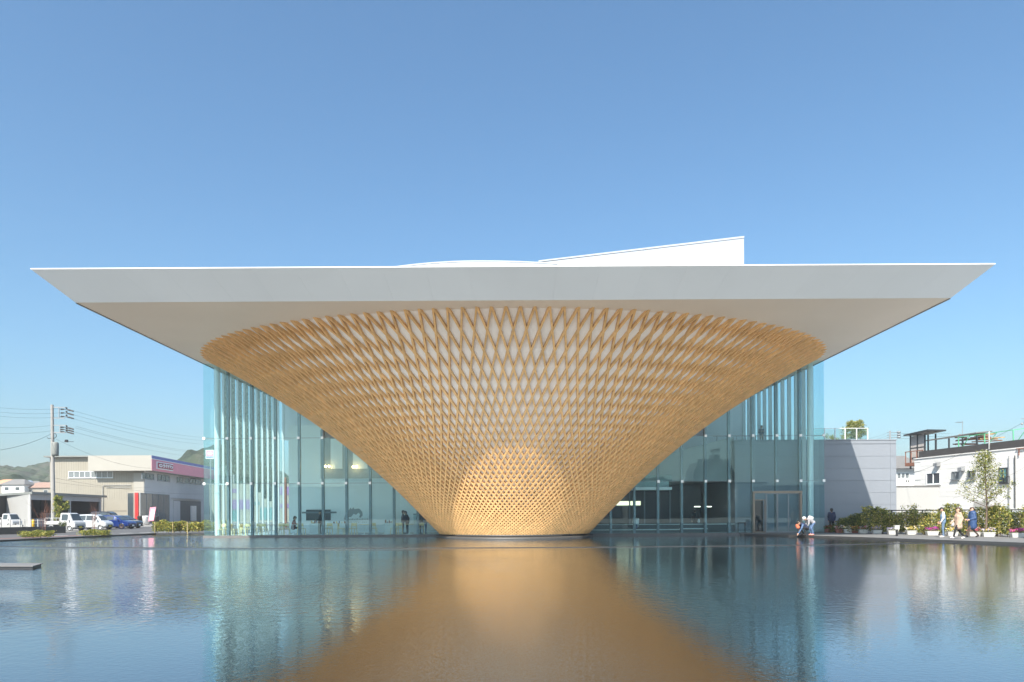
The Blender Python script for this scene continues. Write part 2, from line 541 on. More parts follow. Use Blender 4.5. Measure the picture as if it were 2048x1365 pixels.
LK = [(-35.2, 4.0), (-32.3, 66.0), (-29.4, 91.5)]                     # left kerb of the pond
RK = [(39.5, 4.0), (23.7, 51.9), (17.75, 71.8), (15.6, 75.6)]        # right kerb, along the walkway
water = poly_obj("pond_water", [(-35.2, 4.0), (39.5, 4.0), (23.7, 51.9), (17.75, 71.8), (15.6, 75.6), (15.6, 77.2), (-21.6, 77.2), (-21.6, 93), (-29.4, 91.5), (-32.3, 66.0)], -0.02, "pond_water")

def kerb(name, pts, w, z0, z1, m):
    b = MB()
    pts = [(x, KK(y)) for x, y in pts]
    for (x0, y0), (x1, y1) in zip(pts[:-1], pts[1:]):
        b.bar((x0, y0, (z0 + z1) / 2), (x1, y1, (z0 + z1) / 2), w, z1 - z0)
    return tag(b.build(name, m), kind="structure")
kerb("pond_kerb_left", LK + [(-21.6, 93.2)], .18, -.25, .07, "kerb_black")
kerb("pond_kerb_right", RK, .16, -.25, .095, "kerb_black")
kerb("pond_kerb_front", [(-35.4, 3.9), (40.7, 3.9)], .3, -.25, .07, "kerb_black")
poly_obj("plaza", [(-90, -120), (110, -120), (110, 3.7), (-90, 3.7)], .05, "lot_paving", thick=.3)
poly_obj("walkway", [(39.7, 3.8), (110, 3.8), (110, 60), (31.0, 58.7), (24.2, 79.5), (24.2, 82.3), (15.5, 82.3), (15.5, 75.7), (17.85, 71.9), (23.8, 51.9)], .085, "walkway", thick=.3)
poly_obj("parking_lot_right", [(31.2, 58.5), (110, 58.5), (110, 140), (29.0, 140), (29.0, 82.6), (24.35, 82.4), (24.35, 79.5)], .075, "lot_paving", thick=.3)
poly_obj("road", [(-35.4, 3.8), (-120, 3.8), (-150, 84), (-45.5, 84.0), (-40.6, 101), (-34.0, 106), (-21.7, 110), (-21.7, 93.4), (-29.6, 91.7), (-32.5, 66.0)], .0, "asphalt", thick=.25)
poly_obj("road_far", [(-40.6, 101.2), (-34, 106.2), (-21.7, 110.2), (-21.7, 320), (-46, 320), (-46, 130)], .004, "asphalt", thick=.25)
poly_obj("parking_lot_left", [(-45.7, 84.1), (-150, 84.1), (-190, 330), (-46.1, 330), (-46.1, 130), (-40.8, 101.2)], .012, "lot_paving", thick=.25)
# markings beside the pond
def strip(name, a, b_, w, m, z=.006):
    b = MB(); a = Vector((a[0], KK(a[1]), 0)); c = Vector((b_[0], KK(b_[1]), 0)); t = (c - a).normalized(); n = Vector((-t.y, t.x, 0)) * w / 2
    b.add([(a - n) + Vector((0, 0, z)), (a + n) + Vector((0, 0, z)), (c + n) + Vector((0, 0, z)), (c - n) + Vector((0, 0, z))], [(3, 2, 1, 0)])
    return tag(b.build(name, m), kind="structure")
strip("road_line_red", (-37.5, 60), (-33.5, 88), .45, "paint_red")
for i in range(6):
    t0 = i / 6
    x0, y0 = -35.6 + 4.4 * t0, 86 + 17 * t0
    strip("road_marking", (x0, y0), (x0 + .45, y0 + 1.9), .30, "paint_white")

# weir: the thin sill that parts the upper from the lower water, a slow curve
wb = MB(); wp = [(x, KK(51.9 + x * x / 115.0)) for x in np.linspace(-31.5, 24.0, 49)]
for (x0, y0), (x1, y1) in zip(wp[:-1], wp[1:]):
    wb.bar((x0, y0, -.03), (x1, y1, -.03), .10, .065)
tag(wb.build("pond_weir", "kerb_black"), kind="structure")
# platform in the pond at the left
pf = MB()
c0 = G(65, 1132.5, .07)
pf.prism([(c0[0], c0[1], -.05), (c0[0] - .5, c0[1] + 1.1, -.05), (-28, c0[1] + 2.3, -.05), (-28, c0[1] + 1.2, -.05)], (0, 0, .10), 0)
pf.prism([(c0[0] + .04, c0[1] - .04, .052), (c0[0] - .46, c0[1] + 1.14, .052), (-28, c0[1] + 2.34, .052), (-28, c0[1] + 1.16, .052)], (0, 0, .025), 1)
tag(pf.build("stone_platform", ["kerb_black", "walkway"]), "low dark stone platform lying in the pond at the left edge", "platform")

# ================================================================== MUSEUM
YC = KK(77.0)
museum = empty("museum", (0, YC, 0), label="white roofed museum with upside down cone of timber lattice and glass walls", cat="museum")
HS = 12.0                                       # soffit height
XS, YF, YB = 21.4, KK(54.6), KK(103.5)                  # soffit half width, front, back
DX, DZ = 1.27, 1.17                              # how far the fascia leans out and up

def prof(h):      # half width of the cone at a height
    return ((1.6626e-3 * h + 1.65252e-2) * h + 0.876409) * h + 5.0728 - .12 * math.exp(-h / .8)
def profd(h):     # half depth: round at the foot, a long oval at the rim
    t = min(max((h - 5.0) / 7.0, 0), 1); sft = 3.0 * (1 - t * t * (3 - 2 * t))
    return KD * (prof(h) * (1 - sft / 77) + sft)
b = MB()
b.add([(-XS, YF, HS), (XS, YF, HS), (XS, YB, HS), (-XS, YB, HS)], [(0, 3, 2, 1)])
soffit = b.build("soffit", "soffit_paint", museum)
zt = HS + DZ
def fascia(p0, p1, q0, q1):
    """leaning fascia in long sheets with fine joints"""
    b = MB()
    p0, p1, q0, q1 = map(Vector, (p0, p1, q0, q1))
    nrm = (p1 - p0).cross(q0 - p0).normalized()
    b.add([p0, p1, q1, q0, ], [(0, 1, 2, 3)])
    return b.build("fascia", "fascia_paint", museum)
ff_ = fascia((-XS, YF, HS), (XS, YF, HS), (-XS - DX, YF - DX, zt), (XS + DX, YF - DX, zt))
ff_.location = (0, .03, 0)
nfp = 22
for i in range(nfp):      # front cladding in sheets with hairline joints
    u0, u1 = i / nfp, (i + 1) / nfp
    lo = lambda u: Vector((-XS + 2 * XS * u, YF, HS)); hi = lambda u: Vector((-(XS + DX) + 2 * (XS + DX) * u, YF - DX, zt))
    e = .0022
    b = MB(); b.slab([lo(u0) + Vector((e, 0, 0)), lo(u1) - Vector((e, 0, 0)), hi(u1) - Vector((e, 0, 0)), hi(u0) + Vector((e, 0, 0))], .012)
    b.build("fascia_sheet", "fascia_paint", ff_)
fascia((XS, YF, HS), (XS, YB, HS), (XS + DX, YF - DX, zt), (XS + DX, YB + DX, zt))
fascia((-XS, YB, HS), (-XS, YF, HS), (-XS - DX, YB + DX, zt), (-XS - DX, YF - DX, zt))
fascia((XS, YB, HS), (-XS, YB, HS), (XS + DX, YB + DX, zt), (-XS - DX, YB + DX, zt))
b = MB()   # roof sheet with the bright upstand edge
b.box(-XS - DX - .02, XS + DX + .02, YF - DX - .02, YB + DX + .02, zt + .002, zt + .055)
roof = b.build("roof", "white_paint", museum)
b = MB()
for sx in (-1, 1):
    b = MB(); b.box(sx * XS - .035, sx * XS + .035, YF + .05, YB - .05, HS - .035, HS - .002)
    b.build("drip_edge", "steel_grey", museum)

# the lattice cone: white shell behind two crossing families of bent timbers
CONE_HB, NB, CLA = 0.20, 144, 3.95
TT = np.linspace(0, 2 * math.pi, 1441)
def perim(h):
    a_, b_ = prof(h), profd(h); return math.pi * (3 * (a_ + b_) - math.sqrt((3 * a_ + b_) * (a_ + 3 * b_)))
def ring_at(h, u):
    """points of the oval at height h, u = share of its girth counted from the front"""
    a_, b_ = prof(h), profd(h)
    seg = np.hypot(np.diff(a_ * np.sin(TT)), np.diff(-b_ * np.cos(TT))); cum = np.concatenate([[0], np.cumsum(seg)]); cum /= cum[-1]
    t = np.interp(np.mod(u, 1.0), cum, TT)
    return np.stack([a_ * np.sin(t), -b_ * np.cos(t), np.full_like(t, h)], -1)
def surf(h, u):
    """point and outward normal"""
    p = ring_at(h, u); du = ring_at(h, u + 4e-4) - ring_at(h, u - 4e-4); dh = ring_at(h + .02, u) - ring_at(h - .02, u)
    n = np.cross(du, dh); n /= np.linalg.norm(n, axis=-1)[..., None]
    return p, n
NST = 36
HST = CONE_HB + (HS - .004 - CONE_HB) * np.linspace(0, 1, NST)
hh = np.linspace(HS, .0, 3000); gg = [0.0]
for i in range(1, 3000):
    h = hh[i]; sl = (profd(h + .01) - profd(h - .01)) / .02; ds = math.hypot(1, sl) * (hh[i - 1] - h)
    sa = min(CLA / (perim(h) / 2 / math.pi), .95); gg.append(gg[-1] + ds * sa / math.sqrt(1 - sa * sa) / perim(h))
GST = np.interp(HST, hh[::-1], np.array(gg)[::-1])
b = MB(); ns = 168; us = np.arange(ns) / ns
rows = []
for h in np.linspace(CONE_HB - .05, HS - .003, 41):
    p, n = surf(h, us); rows.append(p - n * .215)
vs_ = np.concatenate(rows) + np.array([0, YC, 0])
b.add(vs_.tolist(), [(i * ns + q, i * ns + (q + 1) % ns, (i + 1) * ns + (q + 1) % ns, (i + 1) * ns + q) for i in range(40) for q in range(ns)], 0, True)
cone = b.build("lattice_cone", "cone_white", museum)
cone["label"] = "flaring cone of crossing light timbers over a white skin"
fcs = []
for i in range(NST - 1):
    for j in range(4):
        fcs.append((i * 4 + j, i * 4 + (j + 1) % 4, (i + 1) * 4 + (j + 1) % 4, (i + 1) * 4 + j))
fcs += [(3, 2, 1, 0), tuple((NST - 1) * 4 + j for j in range(4))]
u0s = (np.arange(NB) + .5) / NB
for sgn, off in ((1, 0.0), (-1, -.005)):
    PP = []; NN = []
    for h, g in zip(HST, GST):
        p, n = surf(h, u0s - sgn * g); PP.append(p); NN.append(n)
    PP = np.array(PP); NN = np.array(NN)                  # station, beam, xyz
    TG = np.empty_like(PP); TG[1:-1] = PP[2:] - PP[:-2]; TG[0] = PP[1] - PP[0]; TG[-1] = PP[-1] - PP[-2]
    TG /= np.linalg.norm(TG, axis=-1)[..., None]
    WW = np.cross(TG, NN); WW /= np.linalg.norm(WW, axis=-1)[..., None]
    wd = (.080 + .026 * (HST / HS) ** .7)[:, None, None] / 2
    D = .19
    O = PP + NN * off
    quad = np.stack([O - WW * wd, O + WW * wd, O + WW * wd - NN * D, O - WW * wd - NN * D], 2)   # station, beam, 4, xyz
    quad[..., 2] = np.minimum(quad[..., 2], HS + .25)
    for q in range(NB):
        bb = MB(); bb.add(quad[:, q].reshape(-1, 3).tolist(), fcs); bb.build("beam", "timber", cone, world=False)
b = MB()
b.lathe([(4.7, -.1), (5.42, -.1), (5.42, .075), (5.28, .105), (4.7, .105)], 72, (0, YC, 0))
b.lathe([(4.6, .10), (4.98, .10), (5.02, .22), (4.6, .22)], 72, (0, YC, 0))
b.build("plinth", "plinth_stone", museum)

# front glazing ---------------------------------------------------------------
PW = 1.636
ZR = [.13, 3.70, 6.83, HS - .02]                  # pane rows
b = MB()
b.box(-XS - .05, XS + .05, YC - .08, YC + .30, -.1, .125)
front = b.build("glass_front", "concrete_dark", museum)
front["label"] = "frameless glass front on a dark sill"
pane_me = {}
def pane(parent, x0, x1, y, z0, z1, m="facade_glass", t=.024, gap=.012):
    key = (round(x1 - x0, 3), round(z1 - z0, 3), m)
    if key not in pane_me:
        q = MB(); w = (x1 - x0) / 2 - gap / 2; h = (z1 - z0) / 2 - gap / 2
        q.box(-w, w, -t / 2, t / 2, -h, h); pane_me[key] = q.build("pane", m, me_only=True)
    c = origin(parent)
    return link_mesh("pane", pane_me[key], parent, ((x0 + x1) / 2 - c.x, y - c.y, (z0 + z1) / 2 - c.z))
fit_me = None
q = MB(); q.box(-.085, .085, -.05, .02, -.085, .085); fit_me = q.build("patch_fitting", "fitting", me_only=True)
for sgn in (-1, 1):
    for ci in range(10):
        xa = sgn * (XS - PW * ci); xb = sgn * (XS - PW * (ci + 1))
        x0, x1 = min(xa, xb), max(xa, xb)
        for r in range(3):
            z0, z1 = ZR[r], ZR[r + 1]
            if abs(x0 if sgn < 0 else x1) < prof((z0 + z1) / 2 * .4 + z0 * .6) - .2: continue
            if sgn > 0 and r == 0 and ci in (1, 2): z0 = 3.02      # above the entrance
            pane(front, x0, x1, YC, z0, z1)
        if ci > 0:
            for z in ZR[1:3]:
                if abs(xa) > prof(z) + .1:
                    link_mesh("patch_fitting", fit_me, front, (xa, -.03, z))
            ztop = HS - .02
            # post behind the joint, running into the cone where the cone flares over it
            if abs(xa) > 5.4:
                hi = ztop
                for zz in np.linspace(.2, ztop, 60):
                    if prof(zz) > abs(xa) + .35: hi = zz; break
                q = MB(); q.box(xa - .075, xa + .075, YC + .05, YC + .33, .125, min(hi, ztop))
                q.build("mullion", "steel_grey", front)
        else:
            for z in ZR[1:3]:
                link_mesh("patch_fitting", fit_me, front, (xa - sgn * .05, -.03, z))
for sgn in (-1, 1):     # horizontal joint seals
    for z in ZR[1:3]:
        q = MB(); q.box(*sorted((sgn * XS, sgn * (prof(z) - .2))), YC - .008, YC + .015, z - .012, z + .012)
        q.build("joint_seal", "steel_grey", front)

# round corner columns with bracing arms
for sgn in (-1, 1):
    q = MB(); cx = sgn * 20.75
    q.lathe([(.19, .1), (.19, HS - .01)], 20, (cx, YC + .75, 0))
    for z in ZR[1:3]:
        q.bar((cx, YC + .75, z), (sgn * XS - sgn * .05, YC + .03, z), .05)
        q.bar((cx, YC + .75, z), (sgn * (XS - PW), YC + .1, z), .05)
    q.build("column", "steel_white", museum)

# side walls: fins, panes and blinds ------------------------------------------
fin_y = [KK(79.6 + 2.12 * i) for i in range(12)]
for sgn in (-1, 1):
    q = MB(); q.box(*sorted((sgn * (XS - .3), sgn * (XS + .04))), YC + .31, YB - .3, -.1, .125)
    side = q.build("glass_side", "concrete_dark", museum)
    ys = [YC + .02] + fin_y
    for i, (y0, y1) in enumerate(zip(ys[:-1], ys[1:])):
        for r in range(3):
            z0, z1 = ZR[r], ZR[r + 1]
            if sgn > 0 and y1 > KK(82.3):
                if z1 < 6.9: continue
                z0 = max(z0, 6.93)
            key = ("s", round(y1 - y0, 3), round(z1 - z0, 3))
            if key not in pane_me:
                w = MB(); w.box(-.012, .012, -(y1 - y0) / 2 + .006, (y1 - y0) / 2 - .006, -(z1 - z0) / 2 + .006, (z1 - z0) / 2 - .006)
                pane_me[key] = w.build("pane", "side_glass", me_only=True)
            link_mesh("pane", pane_me[key], side, (sgn * XS, (y0 + y1) / 2 - YC, (z0 + z1) / 2))
    for i, y in enumerate(fin_y):
        z0 = .13 if (sgn < 0 or y < KK(82)) else 6.95
        q = MB(); q.box(*sorted((sgn * (XS - .06), sgn * (XS - (.21 if sgn < 0 else .32)))), y - .06, y + .06, z0, HS - .02)
        q.build("fin", "fin_grey" if sgn > 0 else "steel_white", side)  # right fins greyer: their backlit shade is put into the colour
    if sgn < 0:
        zb = [6.9, 5.6, 5.2, 4.6, 4.2, 4.0, 3.9, 3.4, 2.9, 2.7, 2.6]
        for i in range(1, 11):
            q = MB(); q.box(-XS + .12, -XS + .15, fin_y[i - 1] + .10, fin_y[i] - .46, zb[i], HS - .05)
            q.build("blind", "blind", side)

# floor, ceiling of the lobby, inner walls -------------------------------------
box_obj("inner_floor", "inner_floor", museum, -XS + .31, XS - .31, YC + .31, YB - .31, -.1, .11)
q = MB()   # rear wall: white, glazed bay at the left rear
q.box(-13.5, XS, YB - .3, YB, -.1, HS - .01)
q.box(-XS, -13.5, YB - .3, YB, 8.4, HS - .01)
q.build("rear_wall", "inner_wall", museum)
# cafe wall behind the tables
F1 = Frame(0, KK(87.5), 0, 1, 0)
def rect(F, x0, y0, x1, y1, d=0.0):
    a0, zt_ = F.hit(x0, y0, d); a1, zb_ = F.hit(x1, y1, d)
    return a0, a1, zb_, zt_
q = MB()
a0, a1, z0, z1 = rect(F1, 577, 851, 1000, 1060)
q.fbox(F1, a0, a1, .11, z1, -.3, 0)
cafe = q.build("cafe_wall", "inner_wall", museum)
g0, g1, gz0, gz1 = rect(F1, 641, 868, 770, 957, .1)
q = MB(); q.fbox(F1, g0, g1, gz0, gz1 + .3, .01, .14); q.build("wall_recess", "inner_grey", cafe)
for (x0, y0, x1, y1) in ((661, 878, 685, 938), (706, 905, 735, 938)):
    q = MB(); q.fbox(F1, *rect(F1, x0, y0, x1, y1, .16), .142, .17); q.build("wall_opening", "inner_wall", cafe)
q = MB(); q.fbox(F1, *rect(F1, 612, 1020, 661, 1041, .05), .005, .06); q.build("kitchen_hatch", "inner_dark", cafe)
q = MB(); q.fbox(F1, *rect(F1, 604, 1024, 673, 1027, .08), .062, .10); q.build("hatch_shelf", "steel_grey", cafe)
# grey emblem and its lettering on the cafe wall
q = MB()
hx, hz = F1.hit(706, 1028, .02)
prn = [(-.75, -.55), (-.6, .1), (-.35, .35), (-.2, .62), (-.12, .42), (.05, .66), (.1, .45), (.5, .52), (.75, .2), (.8, -.15), (.62, -.4), (.5, -.35), (.58, -.05), (.45, .1), (.25, -.1), (.05, 0), (-.15, -.3), (-.4, -.35), (-.55, -.62)]
q.prism([F1.p(hx + x * .95, hz + z * .8, .005) for x, z in prn], (0, -.012, 0))
q.build("wall_emblem", "inner_grey", cafe)
q = MB()
for i in range(16):
    lx, lz = F1.hit(688 + i * 3.3, 1039.5, .02); s_ = .05 + .03 * ((i * 7) % 3) / 2
    q.fbox(F1, lx, lx + .075, lz - s_ / 2, lz + s_, .004, .012)
for i in range(12):
    lx, lz = F1.hit(690 + i * 3.8, 1045.5, .02)
    if i in (4, 8): continue
    q.fbox(F1, lx, lx + .06, lz, lz + .05, .004, .012)
q.build("wall_lettering", "inner_grey", cafe)
for (px, py) in ((651, 933), (658, 933), (706.5, 934), (713.5, 934)):
    ax, az = F1.hit(px, py, .5)
    q = MB(); q.ball(F1.p(ax, az, .5), .085, 10, 8); lamp = q.build("spot_lamp", "lamp_warm", cafe)
    q = MB(); q.bar(F1.p(ax, az + .06, .5), F1.p(ax, az + .08, .15), .03); q.build("lamp_arm", "steel_dark", lamp)

# lobby on the right: ramp wall with sloping top, dark hall below, white gallery
F2 = Frame(0, KK(83.6), 0, 1, 0)
pts = [F2.hit(1225, 936), F2.hit(1468, 874), F2.hit(1468, 962), F2.hit(1225, 962)]
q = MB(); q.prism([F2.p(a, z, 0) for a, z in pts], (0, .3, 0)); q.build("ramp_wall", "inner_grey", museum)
q = MB(); xa = F2.hit(1150, 960)[0]; xb, zc = F2.hit(1468, 962)
q.box(xa, xb - .01, KK(83.6) + .32, KK(98), zc, zc + .25)
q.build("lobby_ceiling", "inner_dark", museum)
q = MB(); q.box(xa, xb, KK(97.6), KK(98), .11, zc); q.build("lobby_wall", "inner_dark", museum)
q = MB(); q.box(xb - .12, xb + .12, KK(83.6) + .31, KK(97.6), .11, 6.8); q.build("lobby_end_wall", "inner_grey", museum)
F3 = Frame(0, KK(82.2), 0, 1, 0)
q = MB(); a0, a1, z0, z1 = rect(F3, 1255, 951, 1344, 980); q.fbox(F3, a0, a1, z0, z0 + .2, -1.2, 0); gal = q.build("gallery_slab", "inner_wall", museum)
q = MB(); q.fbox(F3, a0, a1, z0 + .21, z1, -.04, 0); q.build("gallery_balustrade", "clear_glass", gal)
q = MB(); q.fbox(F3, a0, a1, z0 + .21, z1 - .2, -1.1, -1.0); q.build("gallery_wall", "inner_wall", gal)
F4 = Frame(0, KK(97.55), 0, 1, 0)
lw = MB(); lw.fbox(F4, *rect(F4, 1233, 1003, 1281, 1011), .005, .03); lw.build("lobby_window", "lit_window", museum)  # glowing sheet stands in for daylight seen through a rear opening
for px in (1259, 1289, 1340):
    ax, az = F4.hit(px, 990, 3.7)
    q = MB(); q.fbox(F4, ax - .05, ax + .05, .12, az + .6, 3.7, 3.8); q.build("partition_post", "steel_grey", museum)
for px in (1394, 1416, 1445, 1468):
    ax, az = F4.hit(px, 1014.5, 5.5)
    q = MB(); q.fbox(F4, ax - .22, ax + .22, az, az + .06, 5.5, 5.7); q.build("ceiling_lamp", "lamp_white", museum)
# long low counters and benches of the lobby
for (x0, x1, y0, y1, Y) in ((1170, 1470, 1049, 1053, 81.5), (1175, 1360, 1059.5, 1062.5, 79.5), (1362, 1415, 1057, 1062, 79.0)):
    p0 = P(x0, y0, Y); p1 = P(x1, y1, Y)
    q = MB(); Yt = KK(Y); q.box(p0[0], p1[0], Yt, Yt + .5, p0[2] - .07, p0[2]); q.box(p0[0] + .1, p1[0] - .1, Yt + .1, Yt + .4, .11, p0[2] - .07, 1)
    o = q.build("lobby_bench", ["inner_floor", "inner_dark"])
    tag(o, {1170: "long pale counter deep in the dark lobby behind the glass", 1175: "long low bench by the lobby glass, next to the cone", 1362: "short low pale bench in the lobby under the standing visitor"}[x0], "bench", "benches and counters in the lobby")
# small dark stand by the glass near the door
p0 = P(1476, 1046, 78.3); p1 = P(1490, 1064, 78.3)
ys_ = KK(78.3); q = MB(); q.bar((p0[0], ys_, p0[2]), (p1[0], ys_, p0[2]), .06); q.bar((p0[0], ys_, p0[2]), (p0[0], ys_, .11), .06); q.bar((p1[0], ys_, p0[2]), (p1[0], ys_, .11), .06)
q.box(p0[0] - .05, p1[0] + .05, ys_ - .2, ys_ + .2, .11, .14)
tag(q.build("barrier_stand", "steel_dark"), "black frame stand on the lobby floor just left of the entrance door", "stand")

# entrance: bronze frame and sliding leaves
q = MB(); xa, xb = XS - PW * 3, XS - PW
q.box(xa - .05, xb + .05, YC - .16, YC + .34, 2.86, 3.0)
q.box(xa - .05, xa + .07, YC - .10, YC + .3, .127, 2.86); q.box(xb - .07, xb + .05, YC - .10, YC + .3, .127, 2.86)
door = q.build("entrance_door", "bronze", museum)
lw_ = (xb - xa - .14) / 4
for li in range(4):
    x0 = xa + .07 + lw_ * li; x1 = x0 + lw_
    yy = YC - .04 if li in (1, 2) else YC + .06
    q = MB()
    z1 = 2.86 if li else 2.42
    for (u0, u1, w0, w1) in ((x0 + .01, x0 + .055, .14, z1), (x1 - .055, x1 - .01, .14, z1), (x0 + .055, x1 - .055, .14, .22), (x0 + .055, x1 - .055, z1 - .06, z1)):
        q.box(u0, u1, yy - .025, yy + .025, w0, w1)
    leaf = q.build("door_leaf", "steel_grey" if li else "bronze", door)
    if li:
        q = MB(); q.box(x0 + .055, x1 - .055, yy - .008, yy + .008, .22, z1 - .06); q.build("leaf_pane", "facade_glass", leaf)
    else:
        q = MB(); q.box(x0 + .055, x1 - .055, yy + .3, yy + .34, .14, 2.36); q.build("leaf_pane", "shop_glass", leaf)
        q = MB(); q.box(x0 + .01, x1 - .01, yy - .01, yy + .01, 2.43, 2.85); q.build("transom_pane", "facade_glass", leaf)

# roof structures: curved skylight and slanting viewing hall
q = MB(); arc = []
for i in range(25):
    px = 765 + (1115 - 765) * i / 24
    t = (px - 960) / 195.0
    py = 520 + (15.5 * t * t if t < 0 else 8.5 * t * t)
    p = P(px, py, 79.0); arc.append((p[0], p[2]))
YV = KK(79.0)
q.prism([(arc[0][0], YV + .15, zt + .09)] + [(x, YV + .15, z - .10) for x, z in arc] + [(arc[-1][0], YV + .15, zt + .09)], (0, 9, 0))
vault = q.build("roof_vault", "white_paint", museum)
q = MB()
for i in range(24):
    (x0, z0), (x1, z1) = arc[i], arc[i + 1]
    q.hexa([(x0, YV + .1, z0 - .09), (x1, YV + .1, z1 - .09), (x1, YV + 9.3, z1 - .09), (x0, YV + 9.3, z0 - .09), (x0, YV + .1, z0), (x1, YV + .1, z1), (x1, YV + 9.3, z1), (x0, YV + 9.3, z0)])
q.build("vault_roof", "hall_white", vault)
YH = KK(84.0)
Fh = Frame(0, YH, 0, 1, 0)
hl = Fh.hit(1085, 522); hr = Fh.hit(1488, 474)
q = MB(); q.prism([(hl[0], YH + .06, zt + .09), (hl[0], YH + .06, hl[1] - .06), (hr[0] - .02, YH + .06, hr[1] - .06), (hr[0] - .02, YH + .06, zt + .09)], (0, 9.5, 0))
hall = q.build("viewing_hall", "steel_grey", museum)
nP = 14
for i in range(nP):
    a0 = hl[0] + (hr[0] - hl[0]) * i / nP; a1 = hl[0] + (hr[0] - hl[0]) * (i + 1) / nP
    za = hl[1] + (hr[1] - hl[1]) * i / nP; zb_ = hl[1] + (hr[1] - hl[1]) * (i + 1) / nP
    q = MB(); q.prism([(a0 + .004, YH, zt + .10), (a0 + .004, YH, za - .1), (a1 - .004, YH, zb_ - .1), (a1 - .004, YH, zt + .10)], (0, .055, 0))
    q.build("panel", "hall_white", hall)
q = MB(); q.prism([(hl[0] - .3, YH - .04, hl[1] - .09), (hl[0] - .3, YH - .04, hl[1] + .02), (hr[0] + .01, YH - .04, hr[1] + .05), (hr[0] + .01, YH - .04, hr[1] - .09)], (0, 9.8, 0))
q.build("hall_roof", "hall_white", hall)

# ================================================================== ANNEX (grey panelled wing at the right)
YA = KK(82.4)
Fa = Frame(0, YA, 0, 1, 0)
ax0 = Fa.hit(1470, 1000)[0]; ax1 = Fa.hit(1793, 1000)[0]
atop = Fa.hit(1720, 880)[1]
annex = empty("annex_wing", (20, YA, 0), label="low grey wing clad in long horizontal panels beside the glass corner", cat="building")
q = MB(); q.box(ax0, ax1, YA + .05, KK(97.4), -.1, atop); q.build("core_wall", "steel_grey", annex)
rowh = .897
seam = Fa.hit(1781, 950)[0]
z = atop - .32
rows = [(atop - .30, atop - .06)]
while z > .3:
    rows.append((max(z - rowh, -.05), z)); z -= rowh
for (z0, z1) in rows:
    for (x0, x1) in ((ax0, ax0 + 5.6), (ax0 + 5.6, seam), (seam, ax1)):
        q = MB(); q.box(x0 + .006, x1 - .006, YA, YA + .045, z0 + .008, z1 - .008); q.build("panel", "annex_panel", annex)
q = MB(); q.box(ax0 - .05, ax1 + .05, YA - .03, KK(97.4) + .04, atop - .05, atop + .03); q.build("coping", "annex_panel", annex)
# glass railing on the wing
q = MB(); rail_px = [1602, 1623, 1649, 1670, 1690, 1713, 1735]
xs_ = [Fa.hit(p, 870, -1.0)[0] for p in rail_px]
rz = Fa.hit(1700, 857, -1.0)[1]
q.bar((xs_[0], YA + 1, rz), (xs_[-1], YA + 1, rz), .035); 
railo = q.build("roof_railing", "steel_white", annex)
for x in xs_:
    q = MB(); q.box(x - .03, x + .03, YA + .97, YA + 1.03, atop + .03, rz); q.build("railing_post", "steel_white", railo)
for x0, x1 in zip(xs_[:-1], xs_[1:]):
    q = MB(); q.box(x0 + .05, x1 - .05, YA + .99, YA + 1.01, atop + .08, rz - .05); q.build("railing_pane", "clear_glass", railo)
# railing of the terrace inside the glass
q = MB(); q.box(ax0, 21.2, YA + 5.5, YA + 5.54, atop + .9, atop + .94)
for i in range(6): q.box(ax0 + .3 + i * .8, ax0 + .34 + i * .8, YA + 5.5, YA + 5.54, atop + .03, atop + .9)
q.build("terrace_railing", "steel_grey", annex)

# ================================================================== TYRE SHOP at the left
SQ_ = 186.0
SY = KK(SQ_)
def win(parent, F, r, m="window_glass", frame="steel_white", nx=2, d=0.03, fw=.07, sill=True):
    """a window: frame with nx panes, real depth"""
    a0, a1, z0, z1 = r
    q = MB()
    q.fbox(F, a0, a1, z0, z0 + fw, 0.002, d + .05); q.fbox(F, a0, a1, z1 - fw, z1, 0.002, d + .05)
    for k in range(nx + 1):
        a = a0 + (a1 - a0 - fw) * k / nx
        q.fbox(F, a, a + fw, z0 + fw, z1 - fw, 0.002, d + .05)
    if sill: q.fbox(F, a0 - .08, a1 + .08, z0 - .07, z0 - .002, 0.002, d + .14)
    w = q.build("window", frame, parent)
    for k in range(nx):
        u0 = a0 + (a1 - a0 - fw) * k / nx + fw; u1 = a0 + (a1 - a0 - fw) * (k + 1) / nx
        q = MB(); q.fbox(F, u0, u1, z0 + fw, z1 - fw, .004, d); q.build("pane", m, w)
    return w

c_bot = P(277.5, 1046, SQ_)
store = empty("tyre_shop", (P(303, 1046, SQ_)[0], SY, c_bot[2]), label="cream two storey tyre shop with pink and blue sign band", cat="shop")
SZ0 = c_bot[2] - .6
xl = P(86, 950, SQ_)[0]; xc = P(277.5, 950, SQ_)[0]; xo = P(303, 925, SQ_)[0]
zroof = P(200, 910.5, SQ_)[2]
dirR = Vector((P(410, 930, 227)[0] - xo, KK(227) - SY, 0)).normalized()
FL = Frame(xl, SY + 1.7, 0, 1, 0)                    # long lit wall
FR = Frame(xc, SY + 1.7, 0, dirR.x, dirR.y)          # shaded wall towards the street
LW = xc - xl; LD = 32.0
q = MB()
p0 = FL.p(0, SZ0, 0); p1 = FL.p(LW, SZ0, 0); p2 = FR.p(LD, SZ0, 0); p3 = Vector((p0.x - 2.0, p2.y, SZ0))
q.prism([p0, p1, p2, p3], (0, 0, zroof - .25 - SZ0))
wall = q.build("wall", "store_cream", store)
q = MB(); q.fbox(FR, .02, LD, SZ0, zroof - .3, .002, .05); q.build("street_wall", "store_grey", store)
# ribs of the corrugated cladding on the lit wall
for k in range(34):
    a = .25 + k * (LW - 2.2) / 34
    q = MB(); q.fbox(FL, a, a + .14, SZ0 + 3.3, zroof - .3, .002, .022); q.build("cladding_rib", "store_cream", wall)
q = MB(); q.fbox(FL, LW - 1.75, LW - .02, SZ0, zroof - 2.9, .003, .10); q.build("corner_pilaster", "store_band", store)
